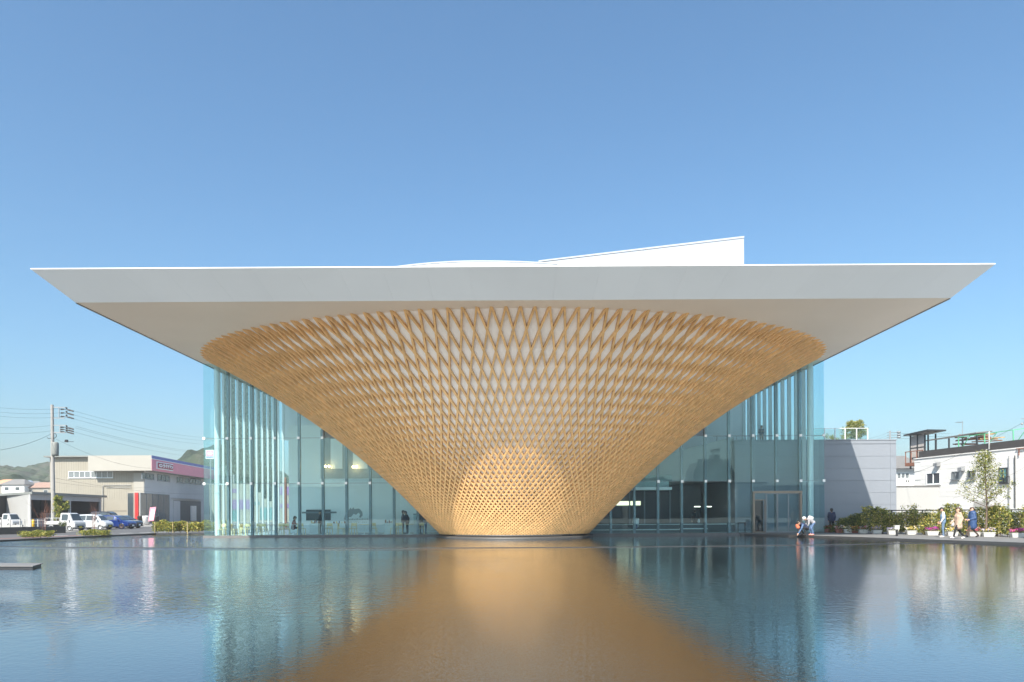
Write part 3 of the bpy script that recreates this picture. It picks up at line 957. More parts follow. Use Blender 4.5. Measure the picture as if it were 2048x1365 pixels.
# roof edge
q = MB(); q.prism([FL.p(-.6, zroof - .22, .7), FL.p(LW + .2, zroof - .22, .7), FR.p(LD, zroof - .22, .3), Vector((p0.x - 2.8, p2.y, zroof - .22))], (0, 0, .22))
q.build("roof", "shed_roof", store)
# overhanging sign box
bz0, bz1 = P(303, 941.5, SQ_)[2], P(303, 911, SQ_)[2]
FU = Frame(xo, SY, 0, dirR.x, dirR.y)
xb0 = P(176, 925, SQ_)[0]
q = MB(); q.prism([(xb0, SY, bz0), (xo, SY, bz0), tuple(FU.p(LD, bz0)), tuple(FU.p(LD, bz0, -4)), (xb0, SY + 1.75, bz0)], (0, 0, bz1 - bz0))
band = q.build("sign_band", "store_band", store)
bh = bz1 - bz0
q = MB(); q.fbox(FU, .02, LD, bz0 + .02, bz0 + bh * .76, .003, .04); q.build("band_stripe", "sign_pink", band)
q = MB(); q.fbox(FU, .02, LD, bz0 + bh * .765, bz0 + bh * .80, .003, .045); q.build("band_stripe", "sign_white", band)
q = MB(); q.fbox(FU, .02, LD, bz0 + bh * .805, bz1 - .02, .003, .04); q.build("band_stripe", "sign_blue", band)
# crimson board with white oval and lettering
r = rect(FU, 315.5, 925, 346, 942.5, .2)
a0, a1, z0, z1 = r
zm = (z0 + z1) / 2 + .05; hh_ = (z1 - z0) * .42
q = MB(); q.fbox(FU, a0 - .25, a1 + .1, zm - hh_ - .16, zm + hh_ + .16, .045, .20); q.build("sign_board", "sign_white", band)
q = MB(); q.fbox(FU, a0 - .05, a1 - .1, zm - hh_, zm + hh_, .202, .26); sb = q.build("sign_board", "sign_crimson", band)
q = MB(); n = 20; L_ = a1 - a0
ov = [FU.p(a0 + L_ * .17 + L_ * .12 * math.cos(2 * math.pi * k / n), zm + hh_ * .62 * math.sin(2 * math.pi * k / n), .264) for k in range(n)]
q.prism(ov, FU.n * .03); q.build("sign_oval", "sign_white", sb)
q = MB(); q.fbox(FU, a0 + L_ * .09, a0 + L_ * .25, zm - hh_ * .15, zm + hh_ * .15, .297, .305); q.build("sign_letter", "sign_crimson", sb)
GLY = [[[(.35, 1), (.1, .55)], [(.3, .85), (.85, .85), (.6, .3), (.25, 0)], [(.35, .6), (.7, .4)]],
       [[(.8, 1), (.15, .5)], [(.55, .75), (.55, 0)]],
       [[(.1, .7), (.9, .82), (.7, .5)], [(.35, 1), (.55, 0)]],
       [[(.1, .85), (.9, .85), (.5, .35)], [(.35, .5), (.6, .15)]],
       [[(.15, .85), (.4, .65)], [(.15, .1), (.6, .3), (.9, .75)]]]
gw = L_ * .66 / 5
for gi, gl in enumerate(GLY):
    q = MB()
    for si, stk in enumerate(gl):
        for (ua, va), (ub, vb) in zip(stk[:-1], stk[1:]):
            A = FU.p(a0 + L_ * .31 + gw * (gi + ua * .9), zm + hh_ * 1.3 * (va - .5), .28 + .003 * si); B = FU.p(a0 + L_ * .31 + gw * (gi + ub * .9), zm + hh_ * 1.3 * (vb - .5), .28 + .003 * si)
            q.bar(A, B, .12, .17)
    q.build("sign_letter", "sign_white", sb)
# openings
win(store, FL, rect(FL, 137, 943, 181, 956, .05), "window_grey", "steel_white", 4)
win(store, FL, rect(FL, 182, 943, 226, 956, .05), "window_grey", "steel_white", 4)
win(store, FR, rect(FR, 284, 946, 308, 960, .1), "window_glass", "steel_grey", 3, d=.08)
win(store, FR, rect(FR, 315, 949, 339, 964, .1), "window_glass", "steel_grey", 3, d=.08)
win(store, FR, rect(FR, 354, 954, 378, 968, .1), "window_glass", "steel_grey", 4, d=.08)
win(store, FR, rect(FR, 380, 956, 402, 970, .1), "window_glass", "steel_grey", 4, d=.08)
win(store, FL, rect(FL, 255, 986, 268, 1046, .12), "window_glass", "store_band", 1, d=.16, sill=False)
q = MB(); q.fbox(FL, *rect(FL, 270.5, 986, 277.3, 1045, .14), .11, .30); q.build("red_pillar", "red_paint", store)
win(store, FR, rect(FR, 281, 986, 339, 1045, .1), "window_grey", "steel_grey", 5, d=.08, fw=.10, sill=False)
q = MB(); q.fbox(FR, *rect(FR, 347, 1001, 402, 1045, .06), .052, .07); q.build("garage_opening", "inner_dark", store)
q = MB(); q.fbox(FR, *rect(FR, 347, 1002, 360, 1044, .1), .072, .16); q.build("garage_door", "store_grey", store)
q = MB(); q.fbox(FR, *rect(FR, 381, 1012, 391, 1042, .1), .072, .3); q.build("service_board", "sign_white", store)
q = MB(); q.fbox(FR, *rect(FR, 345, 997, 405, 1000, .3), .052, .4); q.build("garage_lintel", "store_grey", store)
q = MB()      # conduit on the lit wall
cz = FL.hit(210, 971, .1)[1]; ca = FL.hit(206, 971, .1)[0]; cb = FL.hit(262, 971, .1)[0]
q.tube([FL.p(ca, SZ0 + .5, .14), FL.p(ca, cz - .2, .14), FL.p(ca + .2, cz, .14), FL.p(cb, cz, .14)], .05, 6)
q.tube([FL.p(ca + .5, cz - .35, .14), FL.p(cb, cz - .35, .14)], .04, 6)
q.build("conduit", "metal_galv", store)
q = MB(); q.fbox(FL, *rect(FL, 213, 1000, 256, 1022, .06), .053, .07); q.build("stained_panel", "store_cream", store)

# hanging banner flag, bins in front of the shop
fl = P(303, 1052, 172.0)
flag = empty("banner_flag", (fl[0], fl[1], .012), label="tall pink and white banner flag on a pole before the shop window", cat="flag")
q = MB(); q.tube([(fl[0] - .6, fl[1], .012), (fl[0] - .2, fl[1], fl[2] + 2.9)], .03, 6); q.build("pole", "metal_galv", flag)
q = MB(); q.slab([(fl[0] - .52, fl[1], .55), (fl[0] + .35, fl[1], .62), (fl[0] + .72, fl[1], 2.75), (fl[0] - .20, fl[1], 2.65)], .02); ff = q.build("cloth", "sign_pink", flag)
q = MB()
for (u, w_, h_) in ((.12, .55, .35), (.35, .5, .3), (.56, .6, .35), (.8, .45, .3)):
    x = fl[0] - .02 + .30 * u; z_ = .75 + 1.8 * u
    q.box(x - w_ / 2, x + w_ / 2, fl[1] - .02, fl[1] - .013, z_ - h_ / 2, z_ + h_ / 2)
q.build("cloth_print", "sign_white", ff)
q = MB(); q.lathe([(0, .02), (.32, .02), (.32, .1), (.0, .1)], 14, (fl[0] - .6, fl[1], 0)); q.build("foot", "plastic_black", flag)
for i, (px, m, lb) in enumerate(((282, "plastic_black", "black bin standing below the red pillar of the shop"), (292, "sign_white", "white bin beside the pink banner flag"), (312, "steel_dark", "dark tyre rack in front of the shop glass"))):
    c = P(px, 1049, 176.0)
    q = MB(); q.lathe([(.01, .012), (.45, .012), (.55, 1.25), (.58, 1.3), (.50, 1.34), (.01, 1.38)], 12, (c[0], c[1], 0))
    tag(q.build("bin" if i < 2 else "tyre_rack", m), lb, "bin" if i < 2 else "rack")

# round sign on a post beyond the shop, seen through the glass corner
sp = P(420, 909, 196.0)
so = empty("roadside_sign", (sp[0], sp[1], 0), label="square pink and white sign on a post behind the glass corner", cat="sign")
q = MB(); q.tube([(sp[0], sp[1] + .2, .0), (sp[0], sp[1] + .2, sp[2])], .12, 8); q.build("post", "metal_galv", so)
q = MB(); q.box(sp[0] - .72, sp[0] + .72, sp[1] - .1, sp[1] + .1, sp[2] - .8, sp[2] + .75); bd = q.build("board", "sign_white", so)
q = MB(); q.box(sp[0] - .62, sp[0] + .62, sp[1] - .12, sp[1] - .102, sp[2] - .35, sp[2] + .62); q.build("board_field", "sign_pink", bd)
q = MB(); q.prism([(sp[0] + .05 + .42 * math.cos(k * math.pi / 10), sp[1] - .14, sp[2] + .13 + .26 * math.sin(k * math.pi / 10)) for k in range(20)], (0, .018, 0)); q.build("board_mark", "sign_white", bd)
q = MB(); q.box(sp[0] - .62, sp[0] + .62, sp[1] - .12, sp[1] - .102, sp[2] - .62, sp[2] - .42); q.build("board_stripe", "sign_blue", bd)

# white shop with a purple band further along the street
pb = P(440, 1040, 215.0); pe = P(600, 1040, 215.0)
shop2 = empty("purple_band_shop", (pb[0], pb[1], 0), label="white shop with purple bands across the street seen through the fins", cat="shop")
zt2 = P(520, 968, 215)[2]
q = MB(); q.box(pb[0] - 2, pe[0], pb[1], pb[1] + 12, -.1, zt2); q.build("wall", "store_cream", shop2)
Fp = Frame(0, KK(215), 0, 1, 0)
for (x0, y0, x1, y1) in ((456, 1000, 500, 1019), (460, 978, 476, 986), (553, 974, 580, 990), (556, 1008, 578, 1016)):
    q = MB(); q.fbox(Fp, *rect(Fp, x0, y0, x1, y1), .003, .08); q.build("band", "purple_paint", shop2)
for (x0, y0, x1, y1) in ((461, 1020, 480, 1044), (500, 1004, 520, 1010), (520, 1015, 545, 1040)):
    win(shop2, Fp, rect(Fp, x0, y0, x1, y1), "window_teal", "steel_grey", 2, sill=False)

# ================================================================== SHED
shed = empty("open_shed", (P(62, 1040, 150)[0], KK(150.0), .012), label="grey metal shed with dark open bays and one pale lit wall", cat="shed")
ck = P(60, 1040, 150.0); zsh = P(60, 984, 150.0)[2]
ld = Vector((P(-15, 1000, 167)[0] - ck[0], KK(17.0), 0)).normalized(); rd = Vector((P(200, 990, 181)[0] - ck[0], KK(31.0), 0)).normalized()
FSL = Frame(ck[0] + ld.x * 12, KK(150) + ld.y * 12, 0, -ld.x, -ld.y)      # a runs towards the corner
FSR = Frame(ck[0], KK(150.0), 0, rd.x, rd.y)
SLN = 19.6
q = MB()
c0 = FSL.p(0, 0); c1 = FSL.p(12, 0)
q.fbox(FSL, 0, 12, 0, zsh - .35, -.12, 0)
sw = q.build("end_wall", "shed_light", shed)
for k in range(36):
    q = MB(); q.fbox(FSL, .1 + k * .33, .22 + k * .33, .02, zsh - .36, .002, .035); q.build("cladding_rib", "shed_light", sw)
win(shed, FSL, rect(FSL, -6, 1015, 7.5, 1026, .04), "window_teal", "steel_grey", 1)
beamz = FSR.hit(100, 1001, 0)[1]
q = MB(); q.fbox(FSR, 0.02, SLN, beamz, zsh - .35, -.12, 0); hd = q.build("header_wall", "shed_grey", shed)
for k in range(48):
    q = MB(); q.fbox(FSR, .1 + k * .4, .24 + k * .4, beamz + .02, zsh - .36, .002, .035); q.build("cladding_rib", "shed_grey", hd)
for a in (.0, 10.0, SLN - .35):
    q = MB(); q.fbox(FSR, a + .01, a + .30, 0, beamz - .002, -.3, -.01); q.build("post", "shed_light" if a == 0 else "shed_grey", shed)
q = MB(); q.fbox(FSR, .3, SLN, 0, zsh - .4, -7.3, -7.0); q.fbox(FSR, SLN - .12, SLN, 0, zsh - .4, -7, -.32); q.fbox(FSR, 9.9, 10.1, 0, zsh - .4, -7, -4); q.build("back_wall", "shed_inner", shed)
q = MB(); A = FSL.p(-.3, zsh - .33, .5); B = FSR.p(-.5, zsh - .33, .55); C = FSR.p(SLN + .6, zsh - .33, .55); D_ = FSR.p(SLN + .6, zsh - .33, -10)
q.prism([A, B, C, D_], (0, 0, .33)); q.build("roof", "shed_roof", shed)
for (u0, u1, hh0, dd0, dd1) in ((6, 8.5, 1.1, -4, -2.6), (12, 15, 1.9, -5.5, -4.5)):
    q = MB(); q.fbox(FSR, u0, u1, 0.012, hh0, dd0, dd1); q.build("stored_rack", "shed_grey", shed)

# ================================================================== UTILITY POLES AND WIRES
PQ = 125.0
PY = KK(PQ)
pb_ = P(107, 1058, PQ); pt_ = P(104.2, 810, PQ)
pole = empty("utility_pole", (pb_[0], PY, 0), label="tall concrete utility pole with crossarms and grey transformer by the road", cat="utility pole")
q = MB(); q.tube([(pb_[0], PY, -.1), (pt_[0], PY, pt_[2])], [.23, .15], 14); q.build("shaft", "pole_concrete", pole)
s = PY / FOC
def at(px, py, dy=0.0): return Vector(P(px, py, PQ + dy))
for (y0, y1, x1, dk) in ((815, 836.5, 131, 1), (851, 865.5, 133, 2)):
    q = MB()
    q.bar(at(105, y0), at(x1, y0 + .3), .09); q.bar(at(105, y1), at(x1 - 2, y1 + .3), .09); q.bar(at(116 + dk * 2, y0), at(116 + dk * 2, y1), .07)
    ca_ = q.build("crossarm", "metal_galv", pole)
    q = MB(); 
    for k in range(3):
        yy = y0 + 4 + k * (7.3 if dk == 1 else 4.5)
        q.tube([at(121, yy + .5), at(123, yy), at(128, yy)], [.04, .10, .06], 8)
        q.tube([at(134, yy + 1), at(139, yy + 1.6), at(147, yy + 4)], [.05, .09, .08], 8)
        q.tube([at(129, yy), at(132, yy + 1), at(134, yy - 3), at(137, yy + 2), at(141, yy + 3)], .035, 5)
        q.ball(at(133, yy - 2.5), .10, 8, 6)
    q.build("insulator", "plastic_black", ca_)
q = MB(); tcx = at(111.5, 899); q.lathe([(.02, -.75), (.33, -.75), (.36, -.5), (.36, .62), (.28, .78), (.02, .8)], 14, (tcx.x, PY - .1, tcx.z)); tr = q.build("transformer", "shed_roof", pole)
q = MB(); q.bar(at(104, 893), at(109, 893), .08); q.bar(at(104, 906), at(109, 906), .08); q.build("bracket", "metal_galv", tr)
q = MB()
for (cx_, cy_, r_) in ((100, 873, .28), (108.5, 872, .3)):
    c = at(cx_, cy_); q.tube([(c.x + r_ * math.cos(t), PY - .1, c.z + r_ * math.sin(t)) for t in np.linspace(-2.6, 1.2, 12)], .035, 5)
q.bar(at(133, 880), at(133, 885), .25); q.bar(at(128, 884), at(147, 884), .05)
q.build("cable_loop", "wire_black", pole)

pole2 = empty("utility_pole", (P(468, 1040, 240)[0], KK(240.0), 0), label="second utility pole far along the street behind the glass fins", cat="utility pole")
x2 = P(468, 1040, 240)[0]; z2 = P(468, 882, 240)[2]
q = MB(); q.tube([(x2, KK(240), -.1), (x2, KK(240), z2 + .4)], [.23, .15], 10); q.build("shaft", "pole_concrete", pole2)
q = MB()
for dz in (0, 1.0, 2.2): q.bar((x2 - 1.1, KK(240), z2 - dz), (x2 + 1.1, KK(240), z2 - dz), .1)
q.build("crossarm", "metal_galv", pole2)
pole3 = empty("utility_pole", (P(620, 1040, 130)[0], KK(130.0), 0), label="dark brown pole behind the museum glass near the seated guest", cat="utility pole")
x3 = P(571, 1040, 130)[0]; z3 = P(571, 955, 130)[2]
pole3.location.x = x3
q = MB(); q.tube([(x3, KK(130), 0), (x3, KK(130), z3)], [.2, .16], 10); q.build("shaft", "rust_brown", pole3)
q = MB(); q.bar((x3 - .6, KK(130), z3 - .4), (x3 + .6, KK(130), z3 - .4), .1); q.build("crossarm", "steel_dark", pole3)

def wire(name, label, a, b_, sag, r=.016):
    a, b_ = Vector(a), Vector(b_); pts = []
    for k in range(25):
        t = k / 24; p = a.lerp(b_, t); p.z -= sag * 4 * t * (1 - t); pts.append(p)
    q = MB(); q.tube(pts, r * .55, 4, caps=False); return tag(q.build(name, "wire_black"), label, "wire", "overhead wires")
for i, (y0, yl) in enumerate(((817.5, 810), (826, 819), (834.5, 827), (851, 852), (862, 864))):
    wire("overhead_wire", f"overhead wire leaving the pole to the left, {ORD[i]} from the top", at(104 if i > 2 else 123, y0), P(-60, yl - 2, PQ - 8), .3)
wire("overhead_wire", "thick cable falling from the pole to the left edge", at(101, 869), P(-60, 905, PQ - 25), .5, .03)
for i, (x0, y0, x1, y1) in enumerate(((147, 822, 462, 876), (147, 830, 464, 882), (147, 838, 466, 889), (152, 853, 466, 905), (150, 856, 470, 908), (140, 862, 470, 917))):
    wire("overhead_wire", f"overhead wire running right from the pole above the shop, {ORD[i]} from the top", at(x0, y0), P(x1, y1, 240), 1.0, .018)
wire("overhead_wire", "low cable sloping from the pole down to the shop sign", at(111, 878), P(305, 937, SQ_ - .7), .8, .022)
wire("overhead_wire", "long low cable crossing before the shed and the shop, upper one", P(-60, 919, 112), P(430, 988, 190), 1.1, .02)
wire("overhead_wire", "long low cable crossing before the shed and the shop, lower one", P(-60, 930, 112), P(300, 975, 184), .9, .018)
wire("overhead_wire", "cable crossing in front of the white block building at the right", P(1790, 958, 96), P(2100, 815, 62), .4, .016)
wire("overhead_wire", "thin cable in front of the white block building, lower one", P(1905, 997, 92), P(2100, 905, 62), .3, .012)

# ================================================================== HILLS AND FAR HOUSES
def forestmat():
    m = bpy.data.materials.new("forest"); m.use_nodes = True; nt = m.node_tree; b = nt.nodes["Principled BSDF"]; b.inputs["Roughness"].default_value = .95
    b.inputs["Specular IOR Level"].default_value = .1
    tc = nt.nodes.new("ShaderNodeTexCoord")
    n = nt.nodes.new("ShaderNodeTexNoise"); n.inputs["Scale"].default_value = .10; n.inputs["Detail"].default_value = 8; nt.links.new(tc.outputs["Object"], n.inputs["Vector"])
    n2 = nt.nodes.new("ShaderNodeTexNoise"); n2.inputs["Scale"].default_value = .018; n2.inputs["Detail"].default_value = 4; nt.links.new(tc.outputs["Object"], n2.inputs["Vector"])
    a = nt.nodes.new("ShaderNodeMath"); a.operation = 'ADD'; nt.links.new(n.outputs[0], a.inputs[0]); nt.links.new(n2.outputs[0], a.inputs[1])
    r = nt.nodes.new("ShaderNodeValToRGB"); nt.links.new(a.outputs[0], r.inputs[0])
    e = r.color_ramp.elements
    e[0].position = .38; e[0].color = (.014, .027, .013, 1); e[1].position = .64; e[1].color = (.085, .080, .060, 1)
    x = e.new(.50); x.color = (.030, .048, .022, 1)
    for el in e: pass
    mr = nt.nodes.new("ShaderNodeMath"); mr.operation = 'MULTIPLY'; mr.inputs[1].default_value = .5
    nt.links.new(a.outputs[0], mr.inputs[0]); nt.links.new(mr.outputs[0], r.inputs[0])
    nt.links.new(r.outputs[0], b.inputs["Base Color"])
    MATS["forest"] = m
forestmat()
def vnoise(x, y, seed):
    """cheap value noise for terrain"""
    def h(i, j):
        n = np.sin(i * 127.1 + j * 311.7 + seed * 74.7) * 43758.5453
        return n - np.floor(n)
    xi, yi = np.floor(x), np.floor(y); fx, fy = x - xi, y - yi
    fx = fx * fx * (3 - 2 * fx); fy = fy * fy * (3 - 2 * fy)
    return (h(xi, yi) * (1 - fx) + h(xi + 1, yi) * fx) * (1 - fy) + (h(xi, yi + 1) * (1 - fx) + h(xi + 1, yi + 1) * fx) * fy
def terrain(name, x0, x1, y0, y1, nx, ny, fz, seed, tree=7.5):
    X, Y = np.meshgrid(np.linspace(x0, x1, nx), np.linspace(y0, y1, ny))
    Z = fz(X, Y)
    m = np.clip(Z / 8.0, 0, 1)
    Z = Z + m * (vnoise(X / 40, Y / 40, seed) * 8 + (vnoise(X / 9, Y / 9, seed + 1) + vnoise(X / 4.5, Y / 4.5, seed + 2) * .6 - .8) * tree)
    vs = np.stack([X, Y, Z - .2], -1).reshape(-1, 3).tolist()
    fs = [(j * nx + i, j * nx + i + 1, (j + 1) * nx + i + 1, (j + 1) * nx + i) for j in range(ny - 1) for i in range(nx - 1)]
    q = MB(); q.add(vs, fs, 0, False)
    return tag(q.build(name, "forest"), kind="structure")
def hillA(X, Y):
    ramp = np.clip((Y - KK(330)) / KK(170), 0, 1) * 9.0
    return ramp + 27 * np.exp(-((Y - KK(900)) / KK(190)) ** 2) * (1 / (1 + np.exp((X + 255) / 28)))
terrain("hills_left", -700, -190, KK(330), KK(1100), 190, 170, hillA, 3)
pkx = P(445, 900, 700)[0]
terrain("hills_conical", pkx - 190, pkx + 190, KK(560), KK(860), 230, 110, lambda X, Y: 38 * np.exp(-(np.sqrt(((X - pkx) / 54) ** 2 + ((Y - KK(700)) / KK(80)) ** 2)) ** 1.7), 5)
terrain("hills_behind_viewer", -200, 700, -1000, -560, 120, 60, lambda X, Y: (30 + 14 * np.sin(X / 130 + 1)) * np.exp(-((Y + 780) / 100) ** 2) * np.clip((X + 160) / 260, 0, 1), 9)

hs_ = [(6, 972, 11, 8, "house_orange", "cream", "orange roofed house lowest on the far left slope"), (16, 975, 9, 7, "house_blue", "w", "blue grey roofed house below the wooded hill at the left edge"),
       (26, 972, 8, 6, "roof_grey", "w", "white house with dark roof on the far slope, fourth from the shop"), (37, 974, 9, 7, "house_blue", "w", "white house with slate blue roof on the far slope, third from the shop"),
       (50, 975, 11, 7, "roof_grey", "w", "wide pale roofed house on the far slope, second from the shop"), (64, 977, 10, 8, "house_brown", "cream", "brown roofed house on the far slope nearest the shop"),
       (78, 978, 12, 8, "house_brown", "cream", "red brown roofed house half hidden behind the tyre shop")]
for (px, py, wd, dp, rm, wm, lb) in hs_:
    Yh = 395 + (px * 7) % 30
    p = P(px, py, Yh); Yh = KK(Yh); zb0 = float(hillA(np.array(p[0]), np.array(Yh))) - .5
    zb0 = min(zb0, p[2] - 3.5)
    h = empty("far_house", (p[0], Yh, zb0), label=lb, cat="house", group="houses on the far left slope")
    wz = p[2] + .3
    q = MB(); q.box(p[0] - wd / 2, p[0] + wd / 2, Yh, Yh + dp, zb0, wz); q.build("wall", "tile_white" if wm == "w" else "store_cream", h)
    q = MB(); e_ = .5
    q.prism([(p[0] - wd / 2 - e_, Yh - e_, wz + .003), (p[0] + wd / 2 + e_, Yh - e_, wz + .003), (p[0] + wd / 2 + e_, Yh + dp + e_, wz + .003), (p[0] - wd / 2 - e_, Yh + dp + e_, wz + .003)], (0, 0, .2))
    q.add([(p[0] - wd / 2 - e_, Yh - e_, wz + .2), (p[0] + wd / 2 + e_, Yh - e_, wz + .2), (p[0] + wd / 2 + e_, Yh + dp + e_, wz + .2), (p[0] - wd / 2 - e_, Yh + dp + e_, wz + .2), (p[0] - wd * .25, Yh + dp / 2, wz + 2.2), (p[0] + wd * .25, Yh + dp / 2, wz + 2.2)],
          [(0, 1, 5, 4), (1, 2, 5), (2, 3, 4, 5), (3, 0, 4)])
    q.build("roof", rm, h)
    Fh_ = Frame(p[0], Yh, 0, 1, 0)
    for u in (-.28, .2):
        win(h, Fh_, (wd * u - .8, wd * u + .8, wz - 2.0, wz - .7), "window_glass", "steel_white", 1)

# dark tower block and low houses across the plaza, mirrored in the glass
def mirror_pt(px, py, dist):
    p = P(px, py, 154 + dist); return p[0], -KK(dist), p[2]
tx0, ty, tz = mirror_pt(1387, 937, 150); tx1 = mirror_pt(1469, 937, 150)[0]; tz = mirror_pt(1430, 924, 150)[2]
tower = empty("tower_block", ((tx0 + tx1) / 2, ty, .0), label="dark apartment tower mirrored in the museum glass left of the door", cat="building")
ztw = mirror_pt(1400, 945, 150)[2]
q = MB(); q.prism([(tx0, ty, -.1), (tx0, ty, ztw), (tx0 + 1.4, ty, tz), (tx1 - 1.4, ty, tz), (tx1, ty, ztw), (tx1, ty, -.1)], (0, -9, 0)); q.build("wall", "tower_dark", tower)
for k in range(6):
    for j in range(5):
        q = MB(); x = tx0 + 1 + (tx1 - tx0 - 2) * j / 5; zz = 1.5 + k * 2.6
        q.box(x, x + (tx1 - tx0) / 5 - .7, ty + .003, ty + .05, zz, zz + 1.3); q.build("window", "window_glass", tower)
rx0 = mirror_pt(1428, 910, 150)[0]; rx1 = mirror_pt(1441, 910, 150)[0]; rz0 = mirror_pt(1434, 909, 150)[2]; rz1 = mirror_pt(1434, 897.5, 150)[2]; rz2 = mirror_pt(1434, 903, 150)[2]
q = MB(); q.box(rx0, rx1, ty - 5, ty - .5, tz, rz0); q.box(rx0 + .1, rx1 + .1, ty - 4, ty - 1, rz2, rz1)
for x in (rx0 + .3, rx1 - .2): q.box(x, x + .15, ty - 2, ty - 1.8, rz0, rz2)
q.build("roof_tank", "tower_dark", tower)
low = [(1150, 1250, 965, 118), (1255, 1340, 985, 95), (1340, 1400, 972, 110), (1475, 1530, 968, 130), (1535, 1660, 975, 105), (420, 470, 955, 140), (470, 560, 968, 110), (575, 690, 978, 90), (690, 800, 962, 130), (800, 930, 975, 100)]
for i, (x0, x1, y0, dist) in enumerate(low):
    a = mirror_pt(x0, y0, dist); c = mirror_pt(x1, y0, dist)
    h = empty("plaza_house", ((a[0] + c[0]) / 2, a[1], 0), label=f"{ORD[i]} low building across the plaza, seen only as a reflection in the glass", cat="building", group="buildings mirrored in the glass")
    q = MB(); q.box(a[0], c[0], a[1] - 9, a[1], -.1, a[2]); q.build("wall", ["tile_white", "pale_gravel", "store_band"][i % 3], h)
    q = MB(); q.box(a[0] - .4, c[0] + .4, a[1] - 9.4, a[1] + .4, a[2] + .002, a[2] + .4); q.build("roof", "roof_grey", h)

# ================================================================== VEHICLES
def interp(st, x):
    for a, b_ in zip(st[:-1], st[1:]):
        if a[0] >= x >= b_[0] or a[0] <= x <= b_[0]:
            t = (x - a[0]) / (b_[0] - a[0]) if b_[0] != a[0] else 0
            return [a[i] + (b_[i] - a[i]) * t for i in range(len(a))]
    return list(st[-1])
# station: x, z low, z belt, z top, half width belt, half width top
CARS = {
    "wagon": dict(st=[(-1.70, .42, .85, .95, .60, .52), (-1.66, .30, .92, 1.45, .70, .55), (-1.45, .24, .95, 1.60, .735, .60), (-.4, .22, .95, 1.64, .74, .62), (.35, .22, .94, 1.60, .74, .60), (.62, .22, .93, 1.50, .74, .58),
                      (1.12, .24, .92, .98, .73, .66), (1.45, .25, .84, .88, .71, .62), (1.64, .30, .70, .74, .66, .56), (1.70, .36, .60, .64, .58, .50)],
                  side=[(-1.38, -.50), (-.42, .30), (.38, .82)], ws=(1.12, .62), wheels=(-1.08, 1.12), r=.27, L=1.70),
    "hatch": dict(st=[(-2.05, .42, .88, .95, .66, .55), (-2.0, .30, .95, 1.25, .78, .58), (-1.6, .22, .97, 1.47, .84, .62), (-.5, .20, .96, 1.53, .85, .64), (.25, .20, .95, 1.48, .85, .62), (.55, .20, .94, 1.38, .85, .60),
                      (1.25, .22, .92, .97, .84, .72), (1.75, .24, .82, .86, .81, .68), (2.0, .30, .68, .72, .74, .60), (2.06, .36, .58, .62, .64, .52)],
                  side=[(-1.55, -.62), (-.54, .28), (.34, .92)], ws=(1.25, .55), wheels=(-1.28, 1.30), r=.315, L=2.06),
    "cab": dict(st=[(.02, .30, .98, 1.74, .70, .58), (.06, .28, .99, 1.78, .73, .62), (.8, .28, .98, 1.78, .735, .63), (1.0, .28, .96, 1.70, .735, .62), (1.42, .28, .92, 1.0, .73, .64), (1.62, .28, .86, .90, .71, .62), (1.70, .32, .70, .74, .66, .58)],
                side=[(.22, .92)], ws=(1.42, 1.0), wheels=(-.95, 1.15), r=.27, L=1.70),
}
